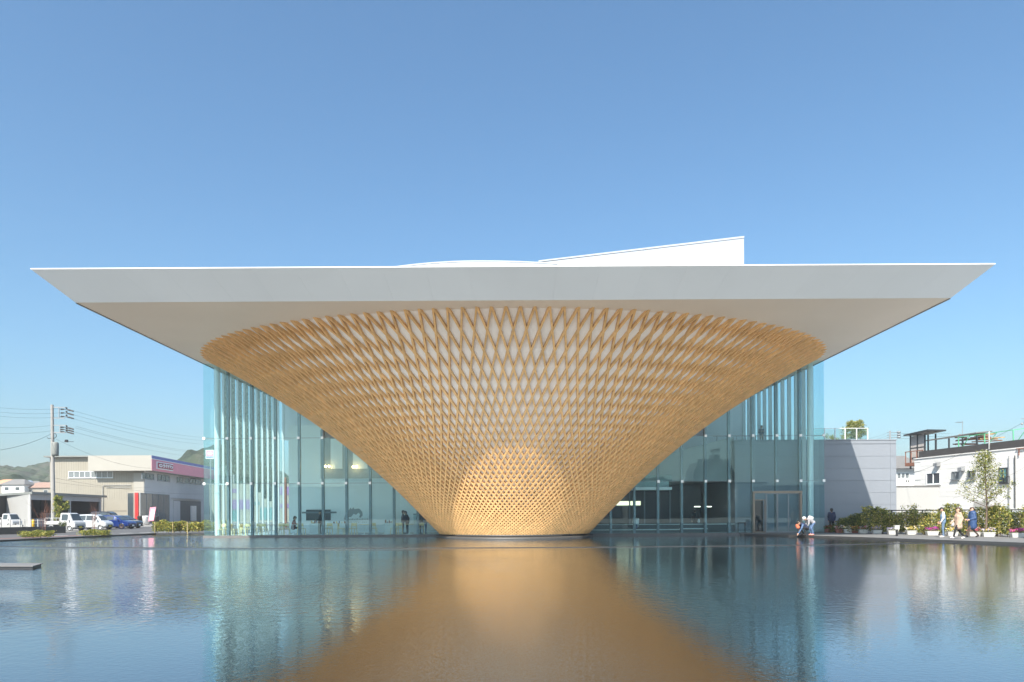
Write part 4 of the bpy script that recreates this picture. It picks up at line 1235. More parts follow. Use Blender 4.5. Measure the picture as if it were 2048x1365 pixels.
def car(name, label, cat, loc, rz, style, paint, rim="rim_metal", plate="plate_yellow", group="vehicles parked beside the shop", rear=False):
    S = CARS[style]; st = S["st"]
    root = empty(name, loc, rz, label, cat, group)
    q = MB(); rings = []
    for (x, zl, zb, zt_, wb_, wt) in st:
        half = [(wb_ * .86, zl), (wb_ * .98, zl + .10), (wb_, (zl + zb) / 2), (wb_ * .985, zb), (wt + (wb_ - wt) * .04, zt_ - min(.07, (zt_ - zb) * .4)), (wt * .80, zt_)]
        rings.append([(x, y, z) for y, z in half] + [(x, -y, z) for y, z in half[::-1]])
    n = 12; vs = [p for r in rings for p in r]; fs = []
    for i in range(len(rings) - 1):
        for k in range(n):
            fs.append((i * n + k, (i + 1) * n + k, (i + 1) * n + (k + 1) % n, i * n + (k + 1) % n))
    fs += [tuple(range(n)), tuple((len(rings) - 1) * n + k for k in range(n - 1, -1, -1))]
    q.add(vs, fs, 0, False)
    body = q.build("body", paint, root, world=False)
    # side windows
    for sgn in (1, -1):
        for (xa, xb) in S["side"]:
            q = MB(); lo, up = [], []
            for x in np.linspace(xa, xb, 4):
                I = interp(st, x); _, zl, zb, zt_, wb_, wt = I
                f = lambda t: ((wb_ * .985) + (wt + (wb_ - wt) * .04 - wb_ * .985) * t, zb + (zt_ - min(.07, (zt_ - zb) * .4) - zb) * t)
                y0, z0 = f(.08); y1, z1 = f(.92)
                lo.append((x, sgn * (y0 + .012), z0)); up.append((x, sgn * (y1 + .012), z1))
            for i in range(3):
                p = [lo[i], lo[i + 1], up[i + 1], up[i]]
                q.hexa([(a[0], a[1] - sgn * .02, a[2]) for a in p] + p)
            q.build("window", "car_glass", root, world=False)
    # windscreen
    xa, xb = S["ws"]; A = interp(st, xa); B = interp(st, xb)
    p = [Vector((xa - .03, A[5] * .78 + .08, A[3] + .03)), Vector((xa - .03, -A[5] * .78 - .08, A[3] + .03)), Vector((xb + .03, -B[5] * .78, B[3] - .02)), Vector((xb + .03, B[5] * .78, B[3] - .02))]
    nn = Vector((.6, 0, .8)) * .014
    q = MB(); q.hexa([a - nn for a in p] + [a + nn for a in p]); q.build("windscreen", "car_glass", root, world=False)
    # wheels
    r = S["r"]
    for wx in S["wheels"]:
        for sgn in (1, -1):
            yw = sgn * (st[3][4] - .085)
            q = MB(); q.lathe([(r * .62, -.085), (r * .97, -.085), (r, -.05), (r, .05), (r * .97, .085), (r * .62, .085)], 20, (wx, yw, r), axis='Y'); w = q.build("wheel", "tyre", root, world=False)
            q = MB(); q.lathe([(.001, .05), (r * .2, .06), (r * .58, .075), (r * .66, .09), (r * .66, -.09), (r * .58, -.075), (.001, -.05)], 20, (wx, yw, r), axis='Y'); q.build("rim", rim, w, world=False)
            q = MB(); q.lathe([(r * 1.05, -.02), (r * 1.18, -.02), (r * 1.18, .02), (r * 1.05, .02)], 20, (wx, sgn * (st[3][4] * .99), r + .01), axis='Y')
            q.build("wheel_arch", paint, root, world=False)
    F_ = interp(st, S["L"] - .06)
    for sgn in (1, -1):
        q = MB(); x1 = S["L"] - .02; 
        q.hexa([(x1 - .22, sgn * F_[4] * 1.02, F_[2] - .14), (x1 + .0, sgn * F_[4] * .55, F_[2] - .16), (x1 - .12, sgn * F_[4] * .5, F_[2] - .16), (x1 - .3, sgn * F_[4] * .9, F_[2] - .14),
                (x1 - .26, sgn * F_[4] * 1.02, F_[2] + .02), (x1 - .05, sgn * F_[4] * .55, F_[2] - .0), (x1 - .16, sgn * F_[4] * .5, F_[2] + .0), (x1 - .34, sgn * F_[4] * .9, F_[2] + .02)])
        q.build("headlight", "lamp_lens", root, world=False)
        q = MB(); I = interp(st, xa - .25); q.box(xa - .38, xa - .22, *sorted((sgn * (I[4] + .02), sgn * (I[4] + .17))), I[2] + .02, I[2] + .16); q.build("mirror", paint, root, world=False)
    q = MB(); x1 = S["L"]; q.box(x1 - .06, x1 + .03, -F_[4] * .55, F_[4] * .55, .36, .52); q.build("grille", "plastic_black", root, world=False)
    q = MB(); q.box(x1 + .012, x1 + .045, -.17, .17, .30, .46); q.build("number_plate", plate, root, world=False)
    q = MB(); q.box(x1 - .3, x1 + .02, -F_[4] * .95, F_[4] * .95, .20, .30); q.build("bumper", "plastic_black", root, world=False)
    for sgn in (1, -1):       # door seam and handle
        for (xs, _) in S["side"][1:]:
            I = interp(st, xs - .03); q = MB(); q.box(xs - .04, xs - .025, *sorted((sgn * (I[4] - .02), sgn * (I[4] + .004))), .36, I[2]); q.build("door_seam", "plastic_black", root, world=False)
            q = MB(); q.box(xs - .28, xs - .12, *sorted((sgn * (I[4] - .01), sgn * (I[4] + .025))), I[2] - .14, I[2] - .10); q.build("door_handle", paint, root, world=False)
    if style == "cab":        # flat bed with drop sides and head rail
        q = MB(); q.box(-1.72, -.02, -.71, .71, .58, .66); q.box(-1.6, 1.2, -.30, .30, .34, .56); q.build("bed_frame", "plastic_black", root, world=False)
        for (x0, x1, y0, y1) in ((-1.72, -.02, .68, .72), (-1.72, -.02, -.72, -.68), (-1.74, -1.70, -.68, .68)):
            q = MB(); q.box(x0, x1, y0, y1, .66, .97); q.build("bed_side", paint, root, world=False)
        q = MB()
        for y in (-.66, 0, .66): q.bar((-1.68, y, .97), (-1.68, y, 1.28), .045)
        q.bar((-1.68, -.66, 1.28), (-1.68, .66, 1.28), .045)
        for y in (-.66, .66):
            q.bar((-1.68, y, 1.28), (-.05, y, 1.28), .04); q.bar((-.85, y, .97), (-.85, y, 1.28), .04); q.bar((-.05, y, .97), (-.05, y, 1.28), .04)
        q.build("bed_rail", paint, root, world=False)
    return root
def lot(px, Y, z=.014):
    p = P(px, 1060, Y); return (p[0], p[1], z)
car("kei_truck", "white flatbed truck at the left edge facing right, before the pale shed wall", "truck", lot(14, 143), math.radians(-14), "cab", "car_white", plate="sign_white")
car("kei_truck", "small white flatbed truck half hidden by the pole and green shrub", "truck", lot(131, 111), math.radians(-10), "cab", "car_white")
car("parked_car", "silver white tall hatchback between the flatbed truck and the blue car", "car", lot(189, 119), math.radians(-2), "wagon", "car_silver")
car("parked_car", "shiny blue hatchback at the right end of the parked row", "car", lot(231, 124.5), math.radians(-5), "hatch", "car_blue", "rim_dark", "sign_white")
car("parked_car", "dark car mostly hidden behind the blue hatchback", "car", lot(246, 131.5), math.radians(-5), "hatch", "car_black", "rim_metal", "sign_white")
car("parked_car", "black box van behind the blue hatchback, only its roof showing", "car", lot(215, 138), math.radians(0), "wagon", "car_black").scale = (1.1, 1.1, 1.22)
car("parked_car", "white car behind the hedge near the sign post", "car", (36.5, KK(84.0), .078), math.radians(200), "wagon", "car_white", group="cars behind the right hedge")
car("parked_car", "white car behind the hedge beyond the man in a vest", "car", (33.5, KK(74.5), .078), math.radians(188), "hatch", "car_silver", plate="sign_white", group="cars behind the right hedge")

# ================================================================== LEFT ROADSIDE FURNITURE
a = G(0, 1072.5, .0); c = G(131, 1066.5, .0)
q = MB(); q.prism([(a[0] - 6, a[1] - 1.5, -.02), (c[0], c[1], -.02), (c[0] - .2, c[1] + .35, -.02), (a[0] - 6.2, a[1] - 1.1, -.02)], (0, 0, .62)); tag(q.build("black_wall", "kerb_black"), "long low black wall beside the road at the far left", "wall")
fence = empty("guard_fence", P(70, 1050, 118.0)[:2] + (.012,), label="thin pale guard fence in front of the shed", cat="fence")
px_ = [2, 20, 40, 49, 62, 76, 90]
q = MB()
y0q = 118.0; y0f = KK(y0q)
zr = P(50, 1041, y0q)[2]
q.bar(P(-10, 1041, y0q), P(92, 1041, y0q), .035); q.bar(P(-10, 1047, y0q), P(92, 1047, y0q), .02)
q.build("rail", "pale_gravel", fence)
for p in px_:
    t = P(p, 1039, y0q); q = MB(); q.box(t[0] - .04, t[0] + .04, y0f - .04, y0f + .04, .012, t[2]); q.build("post", "pale_gravel", fence)
bl = P(66.5, 1056, 121.0)
q = MB(); q.lathe([(.001, .012), (.13, .012), (.13, 1.0), (.10, 1.1), (.001, 1.12)], 16, (bl[0], bl[1], 0)); bo = tag(q.build("bollard", "yellow_paint"), "yellow bollard standing by the guard fence", "bollard")
lw2 = P(0, 1053, 122.0); lw3 = P(44, 1053, 122.0)
q = MB(); q.box(lw2[0] - 4, lw3[0], lw2[1], lw2[1] + .2, .0, .55); tag(q.build("concrete_wall", "pale_gravel"), "low pale concrete wall under the white truck at the left edge", "wall")

# ================================================================== PLANTS
def leaf_mesh(name, pts, size, mats, parent, weights=None, flat=0.0, world=True, smin=.6):
    """a cloud of folded leaves, each of two faces"""
    n = len(pts); pts = np.asarray(pts)
    d = RNG.normal(size=(n, 3)); d /= np.linalg.norm(d, axis=1)[:, None]
    w = RNG.normal(size=(n, 3)); w -= d * (w * d).sum(1)[:, None]; w /= np.linalg.norm(w, axis=1)[:, None]
    u = np.cross(d, w)
    s_ = (size * RNG.uniform(smin, 1.3, n))[:, None]
    v = np.empty((n, 4, 3))
    v[:, 0] = pts - d * s_ * .5; v[:, 1] = pts + w * s_ * .28 + u * s_ * .10; v[:, 2] = pts + d * s_ * .5; v[:, 3] = pts - w * s_ * .28 + u * s_ * .10
    off = origin(parent) if (parent is not None and world) else Vector((0, 0, 0))
    v = v.reshape(-1, 3) - np.array(off)
    me = bpy.data.meshes.new(name)
    idx = np.arange(n * 4).reshape(n, 4)
    faces = np.concatenate([idx[:, [0, 1, 2]], idx[:, [0, 2, 3]]], 1).reshape(-1, 3)
    me.from_pydata(v.tolist(), [], faces.tolist())
    for m in mats: me.materials.append(MATS[m])
    mi = RNG.choice(len(mats), n, p=weights)
    me.polygons.foreach_set("material_index", np.repeat(mi, 2).astype(np.int32))
    me.update()
    return link_mesh(name, me, parent)

def blob(n, c, r, clumps=14, clump=.33):
    """points in leafy clumps inside an ellipsoid"""
    r = np.array(r); cs = RNG.normal(size=(clumps, 3)); cs /= np.linalg.norm(cs, axis=1)[:, None]
    cs = cs * (RNG.uniform(.25, 1, (clumps, 1)) ** .5) * r * .8
    k = RNG.integers(0, clumps, n)
    p = cs[k] + RNG.normal(size=(n, 3)) * r * clump * .55
    return p + np.array(c)

def twigs(parent, base, h, n, spread, r, m="bark", depth=2, lean=0.35, seed=1):
    """stem with forking branches, returns tips"""
    rr = random.Random(seed); q = MB(); tips = []
    def grow(p, d, L, rad, lv):
        pts = [Vector(p)]; dd = Vector(d)
        for i in range(4):
            dd = (dd + Vector((rr.uniform(-.14, .14), rr.uniform(-.14, .14), rr.uniform(-.02, .12)))).normalized()
            pts.append(pts[-1] + dd * L / 4)
        q.tube(pts, [rad * (1 - .55 * i / 4) for i in range(5)], 5 if lv else 7, caps=False)
        tips.append(pts[-1])
        if lv < depth:
            for k in range(n):
                t = rr.uniform(.3, 1.0); i = min(3, int(t * 4)); bp = pts[i].lerp(pts[i + 1], t * 4 - i if t < 1 else 1)
                a = rr.uniform(0, 6.283); e = rr.uniform(.35, .8) * spread
                nd = (dd + Vector((math.cos(a) * e, math.sin(a) * e, rr.uniform(-.1, .25)))).normalized()
                grow(bp, nd, L * rr.uniform(.38, .6), rad * .48, lv + 1)
    grow(Vector(base), Vector((rr.uniform(-.05, .05), rr.uniform(-.05, .05), 1)), h * .72, r, 0)
    q.build("trunk", m, parent)
    return tips

# low hedges on the pond edge, bare saplings rising from them
def low_hedge(px0, px1, py, label, h, n, mats, wts, dep=.55, name="low_hedge"):
    A = Vector(G(px0, py, .02)); B = Vector(G(px1, py, .02)); L = (B - A).length
    root = empty(name, (A + B) / 2, label=label, cat="hedge", group="hedges on the left bank")
    t = RNG.uniform(0, 1, n); base = np.array(A)[None] * (1 - t)[:, None] + np.array(B)[None] * t[:, None]
    prof_h = h * (.84 + .16 * np.sin(t * L * 4.1 + px0) * np.sin(t * L * 1.7))
    z = RNG.uniform(0.05, 1, n) ** .6 * prof_h
    sp = dep * np.sqrt(np.clip(1 - (z / (h * 1.15)) ** 2, .1, 1))
    base[:, 1] += RNG.normal(size=n) * sp * .55 + dep * .4; base[:, 0] += RNG.normal(size=n) * .05; base[:, 2] = z + .02
    leaf_mesh("foliage", base, .10 if h < .8 else .14, mats, root, wts)
    for k in range(max(3, int(L / .5))):
        q = MB(); p = A.lerp(B, (k + .5) / max(3, int(L / .5))); q.tube([p + Vector((0, dep * .4, 0)), p + Vector((random.uniform(-.1, .1), dep * .4, h * .7))], [.02, .008], 5)
        q.build("stem", "bark", root)
    return root
LM = ["leaf_dark", "leaf_mid", "leaf_olive", "leaf_yellow"]
low_hedge(40, 99, 1076.5, "low clipped hedge at the pond edge under the bare sapling, far left", .56, 3000, LM, [.20, .38, .32, .10])
low_hedge(161, 213, 1073, "low clipped hedge at the pond edge in front of the silver white car", .52, 2600, LM, [.20, .38, .32, .10])
low_hedge(306, 352, 1067.5, "bushy hedge before the shop, part left of the wooden stake", 1.15, 2600, LM + ["leaf_brown"], [.18, .36, .30, .11, .05])
low_hedge(352, 402, 1066.8, "bushy hedge before the shop, part next to the glass corner", 1.10, 2800, LM + ["leaf_brown"], [.16, .32, .30, .13, .09])
low_hedge(403, 452, 1065.5, "bushy hedge seen through the glass corner of the museum", 1.2, 2200, LM, [.15, .40, .30, .15])
for i, px in enumerate((313, 349, 378)):
    p = G(px, 1067.5, .02); q = MB(); q.tube([(p[0], p[1] - .25, 0), (p[0], p[1] - .25, 1.0)], .035, 7)
    tag(q.build("wooden_stake", "bamboo"), f"{ORD[i]} pale wooden stake in the hedge before the shop, counted from the blue car", "stake", "stakes in the left hedge")
def bare_tree(px, py, top, label, seed, m="bark_red", n=5):
    p = G(px, py, .02); s_ = p[1] / FOC; h = (py - top) * s_
    root = empty("bare_sapling", p, label=label, cat="tree", group="bare saplings on the left bank")
    rr = random.Random(seed)
    for k in range(5):
        twigs(root, (p[0] + rr.uniform(-.12, .12), p[1] + rr.uniform(.1, .3), .0), h * rr.uniform(.8, 1.05), n, .75, .011, m, 2, seed=seed + k)
    return root
bare_tree(83, 1072, 1000, "bare reddish sapling rising from the low hedge before the shed", 5)
bare_tree(184, 1071, 1005, "bare thin sapling rising from the low hedge before the silver white car", 9, n=4)

sp_ = P(119, 1058, 121.0)
root = empty("tall_shrub", (sp_[0], sp_[1], 0), label="tall bright green shrub beside the utility pole", cat="shrub")
pts = np.concatenate([blob(700, (sp_[0] + dx, sp_[1] + dy, z), (rx, .55, rz), 9) for dx, dy, z, rx, rz in ((-.1, 0, .9, .55, .8), (.05, -.2, 1.9, .65, .7), (-.1, 0, 2.8, .55, .7), (.75, 0, 2.6, .35, .5), (-.15, 0, 3.4, .35, .45))])
pts[:, 2] = np.maximum(pts[:, 2], .05)
leaf_mesh("foliage", pts, .15, ["leaf_mid", "leaf_fresh", "leaf_yellow", "leaf_dark"], root, [.25, .45, .2, .1])
twigs(root, (sp_[0], sp_[1], 0), 3.2, 3, .6, .07, "bark", 1, seed=4)
sp2 = P(125, 1060, 106.0)
root = empty("dark_shrub", (sp2[0], sp2[1], 0), label="small dark conical shrub at the foot of the tall green shrub", cat="shrub")
pts = blob(900, (sp2[0], sp2[1], .5), (.45, .4, .6), 10); pts[:, 2] = np.maximum(pts[:, 2], .03)
leaf_mesh("foliage", pts, .10, ["leaf_dark", "leaf_mid"], root, [.8, .2]); twigs(root, (sp2[0], sp2[1], 0), .9, 3, .6, .03, "bark", 1, seed=8)

# ================================================================== RIGHT SIDE: white block building
WX0, WY0 = P(1829, 960, 103)[:2]
wd_ = Vector((230 / 1365.0, -1, 0)).normalized()
FW = Frame(WX0, WY0, 0, wd_.x, wd_.y)
wb_ = empty("block_building", (WX0, WY0, 0), label="white tiled two storey building with black roof parapet at the right edge", cat="building")
wz1 = FW.hit(1832, 917)[1]
WL = 22.0
q = MB(); q.fbox(FW, 0, WL, -.1, wz1, -9, 0); wwall = q.build("wall", "tile_white", wb_)
course = .40
bid = 0
for r_ in range(int((wz1 - 1.2) / course)):
    z0 = 1.2 + r_ * course
    for kb in range(9):
        a0 = kb * 1.5 + (r_ % 2) * .75
        q = MB(); q.fbox(FW, a0 + .006, min(a0 + 1.5, 14.0) - .006, z0 + .006, z0 + course - .006, .002, .022 + .006 * ((r_ * 7 + kb * 3) % 3)); q.build("block", "tile_white", wwall)
q = MB(); q.fbox(FW, .6, WL, wz1 + .002, FW.hit(1842, 903)[1], -.3, .05); q.build("parapet", "black_sheet", wb_)
q = MB(); q.fbox(FW, -.02, WL, wz1 - .09, wz1 - .005, .003, .09); q.build("coping", "tile_white", wb_)
D0 = .03
for (x0, y0, x1, y1, gm, nx, fr) in ((1853, 947, 1881, 968, "window_glass", 2, "steel_white"), (1904, 944, 1917.5, 958.5, "window_grey", 2, "steel_grey"), (1935, 942.5, 1951, 956.5, "window_glass", 2, "steel_grey"), (1998, 936.5, 2015, 966, "window_teal", 2, "steel_dark")):
    win(wb_, FW, rect(FW, x0, y0, x1, y1, .05), gm, fr, nx, d=.055, fw=.06)
q = MB(); a0, a1, z0, z1 = rect(FW, 1997, 955, 2016, 968, .3)
q.fbox(FW, a0, a1, z0, z0 + .04, .12, .16); q.fbox(FW, a0, a1, z1, z1 + .04, .12, .16)
for k in range(9): q.fbox(FW, a0 + (a1 - a0) * k / 8 - .012, a0 + (a1 - a0) * k / 8 + .012, z0, z1, .125, .155)
q.build("window_guard", "steel_dark", wb_)
for (px, py) in ((1876, 928), (1925, 937)):     # vent hoods
    a_, z_ = FW.hit(px, py, .1); q = MB()
    q.prism([FW.p(a_ - .2, z_ - .22, .03), FW.p(a_ - .2, z_ + .2, .03), FW.p(a_ - .2, z_ + .05, .42), FW.p(a_ - .2, z_ - .22, .42)], FW.a * .42); q.build("vent_hood", "metal_galv", wb_)
q = MB(); a0, a1, z0, z1 = rect(FW, 1948, 1002, 1980, 1020, .1); q.fbox(FW, a0, a1, z0, z1, .03, .06); lv = q.build("louvre", "shed_grey", wb_)
for k in range(12):
    q = MB(); u = a0 + (a1 - a0) * k / 12; q.fbox(FW, u + .03, u + (a1 - a0) / 12 - .03, z0 + .03, z1 - .03, .062, .12); q.build("slat", "shed_light", lv)
for px, m in ((2029, "plastic_black"), (2017, "metal_galv")):
    a_, z_ = FW.hit(px, 950, .15); q = MB(); q.tube([FW.p(a_, .3, .12), FW.p(a_, wz1 - .6, .12)], .035, 6); q.build("drain_pipe", m, wb_)
a_, z_ = FW.hit(1973, 890, .1); q = MB(); q.tube([FW.p(a_, wz1 - .7, .12), FW.p(a_, wz1 + .1, .12), FW.p(a_ + .3, wz1 + .1, .14), FW.p(a_ + .3, wz1 + 1.5, .14)], .05, 6); q.build("white_pipe", "paint_white", wb_)
q = MB(); a0, z0 = FW.hit(2033, 899, .1); q.fbox(FW, a0, a0 + 2.5, z0, z0 + .06, .1, .16)
for k in range(4): q.fbox(FW, a0 + .2 + k * .6, a0 + .26 + k * .6, z0 - .5, z0, .1, .15)
q.build("rusty_bracket", "rust_brown", wb_)
# roof things: mesh booth, brown balcony, lean-to roof, green trellis, antenna
booth = empty("roof_booth", FW.p(.2, wz1 - .5, -1.2), label="dark mesh booth with brown railing at the corner of the white building's roof", cat="booth")
def rp(px, py, d): a_, z_ = FW.hit(px, py, d); return FW.p(a_, z_, d)
bt = FW.hit(1820, 872, -.4)[1]
q = MB()
A0, A1 = FW.hit(1821, 900, -.4)[0], FW.hit(1850, 900, -.4)[0]
for a_ in (A0, (A0 + A1) / 2, A1):
    for d in (-.4, -1.5): q.fbox(FW, a_ - .05, a_ + .05, wz1 - .9, bt, d - .05, d + .05)
for z_ in (wz1 + .05, wz1 + 1.0): q.fbox(FW, A0, A1, z_, z_ + .06, -.43, -.37)
q.build("frame", "steel_dark", booth)
q = MB(); q.fbox(FW, A0 + .05, A1 - .05, wz1 - .6, bt - .1, -.42, -.405); q.fbox(FW, A0 - .01, A0 + .005, wz1 - .6, bt - .1, -1.5, -.46); q.build("screen", "mesh_screen", booth)
q = MB(); q.prism([FW.p(A0 - .3, bt, .1), FW.p(A1 + .9, bt + .15, .1), FW.p(A1 + .9, bt + .15, -1.8), FW.p(A0 - .3, bt, -1.8)], (0, 0, .12)); q.build("roof", "steel_dark", booth)
q = MB(); z0 = wz1 - .35
q.fbox(FW, A0 - .3, A1 + .1, z0 - .3, z0, -1.6, -.05)
for k in range(4): q.fbox(FW, A0 - .28 + k * (A1 - A0 + .3) / 3, A0 - .22 + k * (A1 - A0 + .3) / 3, z0, z0 + 1.05, -.12, -.06)
q.fbox(FW, A0 - .3, A1 + .1, z0 + 1.0, z0 + 1.07, -.13, -.05); q.build("balcony_rail", "rust_brown", booth)
lean = empty("lean_to_roof", FW.p(A1, wz1 + 1.0, -1.5), label="dark lean-to roof on posts above the black parapet", cat="roof shelter")
q = MB(); l0 = FW.hit(1853, 884, -1.0); l1 = FW.hit(1960, 868, -1.0)
q.prism([FW.p(l0[0], l0[1], -.6), FW.p(l1[0], l0[1] + .1, -.6), FW.p(l1[0], l0[1] + .25, -2.2), FW.p(l0[0], l0[1] + .2, -2.2)], (0, 0, .09)); q.build("roof", "roof_grey", lean)
for k in range(5):
    a_ = l0[0] + (l1[0] - l0[0]) * k / 4; q = MB(); q.fbox(FW, a_ - .05, a_ + .05, wz1, l0[1], -.75, -.65); q.build("post", "steel_dark", lean)
for k in range(22):
    a_ = l0[0] + 2.6 + (l1[0] - l0[0] - 2.6) * random.random(); z_ = wz1 + .9 + random.random() * .9; q = MB(); q.bar(FW.p(a_, z_, -1.4), FW.p(a_ + random.uniform(.6, 1.6), z_ + random.uniform(-.1, .1), -1.6 - random.random()), .09); q.build("stored_plank", random.choice(["rust_brown", "ochre_wood", "rust_brown"]), lean)
trel = empty("green_trellis", FW.p(l1[0], wz1 + 1.2, -1), label="green metal trellis sloping over the roof at the right edge", cat="trellis")
t0, t1 = FW.hit(1935, 872, -1.4), FW.hit(2046, 858, -1.4)
q = MB()
for k in range(10):
    a_ = t0[0] + (t1[0] - t0[0]) * k / 9; q.bar(FW.p(a_, t0[1] - .15, -.5), FW.p(a_, t0[1] + .25, -3.6), .045)
for k in range(5):
    q.bar(FW.p(t0[0], t0[1] - .15 + .1 * k, -.5 - .77 * k), FW.p(t1[0], t0[1] - .15 + .1 * k, -.5 - .77 * k), .05)
for k in range(3):
    a_ = t0[0] + (t1[0] - t0[0]) * k / 2; q.bar(FW.p(a_, wz1, -.55), FW.p(a_, t0[1] - .15, -.5), .06); q.bar(FW.p(a_, wz1 + .2, -.55), FW.p(a_ + 1.2, t0[1] - .15, -.5), .04)
q.build("lattice", "green_paint", trel)
an = rp(1925, 866, -3.0); q = MB(); q.tube([an + Vector((0, 0, -2.2)), an + Vector((0, 0, 1.05))], .025, 5); q.bar(an + Vector((-.55, 0, .95)), an + Vector((.2, .3, .95)), .03)
for k in range(5): q.bar(an + Vector((-.5 + k * .14, -.25 + k * .03, .95)), an + Vector((-.5 + k * .14, .3 + k * .03, .95)), .018)
tag(q.build("roof_antenna", "metal_galv"), "thin television antenna on the roof of the white building", "antenna")
# low pale extension and the house behind
Fe = Frame(0, KK(93.0), 0, 1, 0)
ext = empty("low_extension", (P(1850, 1000, 93)[0], KK(93.0), 0), label="low plain pale wall block between the grey wing and the white building", cat="building")
e0, e1, ez0, ez1 = rect(Fe, 1788, 974, 1903, 1040)
q = MB(); q.fbox(Fe, e0, e1 - 2.4, -.1, ez1, -.6, 0); q.fbox(Fe, e1 - 2.4, e1 - 1.0, -.1, ez1 - .003, -.6, -.002); q.build("wall", "ext_pale", ext)
q = MB(); q.fbox(Fe, e0 - .02, e1 - .98, ez1 + .002, ez1 + .09, -.65, .06); q.build("coping", "roof_grey", ext)
hb = empty("rear_house", (P(1800, 1000, 116)[0], KK(116.0), 0), label="white house with dark tiled roof and balcony peeping out behind the grey wing", cat="house")
Fhb = Frame(0, KK(116.0), 0, 1, 0)
x0, x1, z0, z1 = rect(Fhb, 1770, 936, 1845, 1040)
q = MB(); q.fbox(Fhb, x0, x1, -.1, z1, -8, 0); q.build("wall", "tile_white", hb)
ra, rb_ = Fhb.hit(1768, 938, .5), Fhb.hit(1822, 912, -4)
q = MB(); q.add([Fhb.p(x0 - .4, z1 - .1, .6), Fhb.p(x1 + .4, z1 - .1, .6), Fhb.p(x1 + .4, rb_[1], -4), Fhb.p(x0 + 3.2, rb_[1], -4), Fhb.p(x0 - .4, z1 - .1, -8), Fhb.p(x1 + .4, z1 - .1, -8)], [(0, 1, 2, 3), (0, 3, 4), (4, 3, 2, 5), (0, 4, 5, 1)]); q.build("roof", "roof_grey", hb)
win(hb, Fhb, rect(Fhb, 1793, 946, 1819, 958, .05), "window_grey", "steel_white", 3)
q = MB(); bx0, bx1, bz0_, bz1_ = rect(Fhb, 1780, 959, 1832, 973, 1.2); q.fbox(Fhb, bx0, bx1, bz0_, bz1_, 1.1, 1.2); q.fbox(Fhb, bx0, bx1, bz0_ - .1, bz0_, .0, 1.2); q.build("balcony", "tile_white", hb)
for k, px in enumerate((1813, 1817)):
    ax_, az_ = Fhb.hit(px, 963, 1.2); q = MB(); q.fbox(Fhb, ax_ - .06, ax_ + .06, az_ - .12, az_ + .12, 1.202, 1.215); q.build("balcony_slot", "inner_dark", hb)
# far utility pole with wires behind the wing
fp = P(1780, 880, 190); root = empty("utility_pole", (fp[0], fp[1], 0), label="far utility pole showing above the grey wing's roof", cat="utility pole")
q = MB(); q.tube([(fp[0], fp[1], 0), (fp[0], fp[1], P(1780, 862, 190)[2])], [.2, .14], 8); q.build("shaft", "metal_galv", root)
q = MB()
for y_ in (866, 871, 876): q.bar(P(1774, y_, 190), P(1799, y_ - .5, 190), .1)
for x_ in (1796, 1799):
    for y_ in (865, 870, 875): q.ball(P(x_, y_, 190), .22, 6, 5)
q.build("crossarm", "steel_grey", root)
for i, y_ in enumerate((867, 872.5, 877)):
    wire("overhead_wire", f"faint far wire between the grey wing and the roof booth, {ORD[i]} from the top", P(1799, y_, 190), P(1900, y_ + .5, 200), .1, .03)
    wire("overhead_wire", f"faint far wire above the grey wing's roof, {ORD[i]} from the top", P(1690, y_ + 13, 205), P(1775, y_ - 1, 190), .5, .022)
fp2 = P(2046, 850, 60); root = empty("utility_pole", (fp2[0] + .25, fp2[1], 0), label="utility pole just entering the picture at the right edge", cat="utility pole")
q = MB(); q.tube([(fp2[0] + .25, fp2[1], .08), (fp2[0] + .25, fp2[1], P(2046, 836, 60)[2])], [.17, .11], 10); q.build("shaft", "pole_concrete", root)
q = MB(); q.ball(P(2044, 848, 60), .06, 8, 6); q.bar(P(2042, 838, 60), P(2052, 838, 60), .03); q.build("insulator", "metal_galv", root)

# trees on the right
def leafy_tree(name, base, h, label, seed, mats, wts, n, size, wide, rt=.06, cat="tree", low=.25):
    root = empty(name, base, label=label, cat=cat)
    tips = twigs(root, base, h, 5, wide, rt, "bark", 2, seed=seed)
    tips = [t for t in tips if t.z > base[2] + h * low]
    T = np.array([[*t] for t in tips]); k = RNG.integers(0, len(T), n)
    pts = T[k] + RNG.normal(size=(n, 3)) * h * .032
    leaf_mesh("crown", pts, size, mats, root, wts)
    return root
tb = G(1972, 1073, .08)
TYQ = 64.0; TYY = KK(TYQ); tbx = P(1972, 1050, TYQ)[0]; tzt = P(1970, 906, TYQ)[2]
root = empty("garden_tree", (tbx, TYY, .07), label="slender cone shaped tree with sparse leaves in front of the white building", cat="tree")
q = MB(); q.tube([(tbx, TYY, .07), (tbx + .05, TYY, 2.0), (tbx - .03, TYY, 3.6), (tbx, TYY, tzt)], [.055, .045, .03, .01], 8)
rr = random.Random(31); lp = []
for k in range(26):
    t = k / 25; zb_ = 1.7 + (tzt - 1.9) * t; L_ = (1.5 * (1 - t) + .24) * rr.uniform(.75, 1.1); a_ = k * 2.4 + rr.uniform(-.3, .3)
    p0_ = Vector((tbx, TYY, zb_)); d_ = Vector((math.cos(a_), math.sin(a_), .45)).normalized(); e0 = p0_ + d_ * L_ * .6; e1 = e0 + (d_ + Vector((0, 0, .35))).normalized() * L_ * .4
    q.tube([p0_, e0, e1], [.02 * (1.2 - t), .011, .005], 5, caps=False)
    for j in range(4):
        s0 = p0_.lerp(e0, .5 + .12 * j) if j < 3 else e1; a2 = rr.uniform(0, 6.28); s1 = s0 + Vector((math.cos(a2) * .3, math.sin(a2) * .3, rr.uniform(.05, .3))) * (1.2 - .6 * t)
        q.tube([s0, s1], [.007, .003], 4, caps=False); lp += [(s1, .13)] * 3 + [(e1, .12), (e0.lerp(s1, .5), .12)]
q.build("trunk", "bark", root)
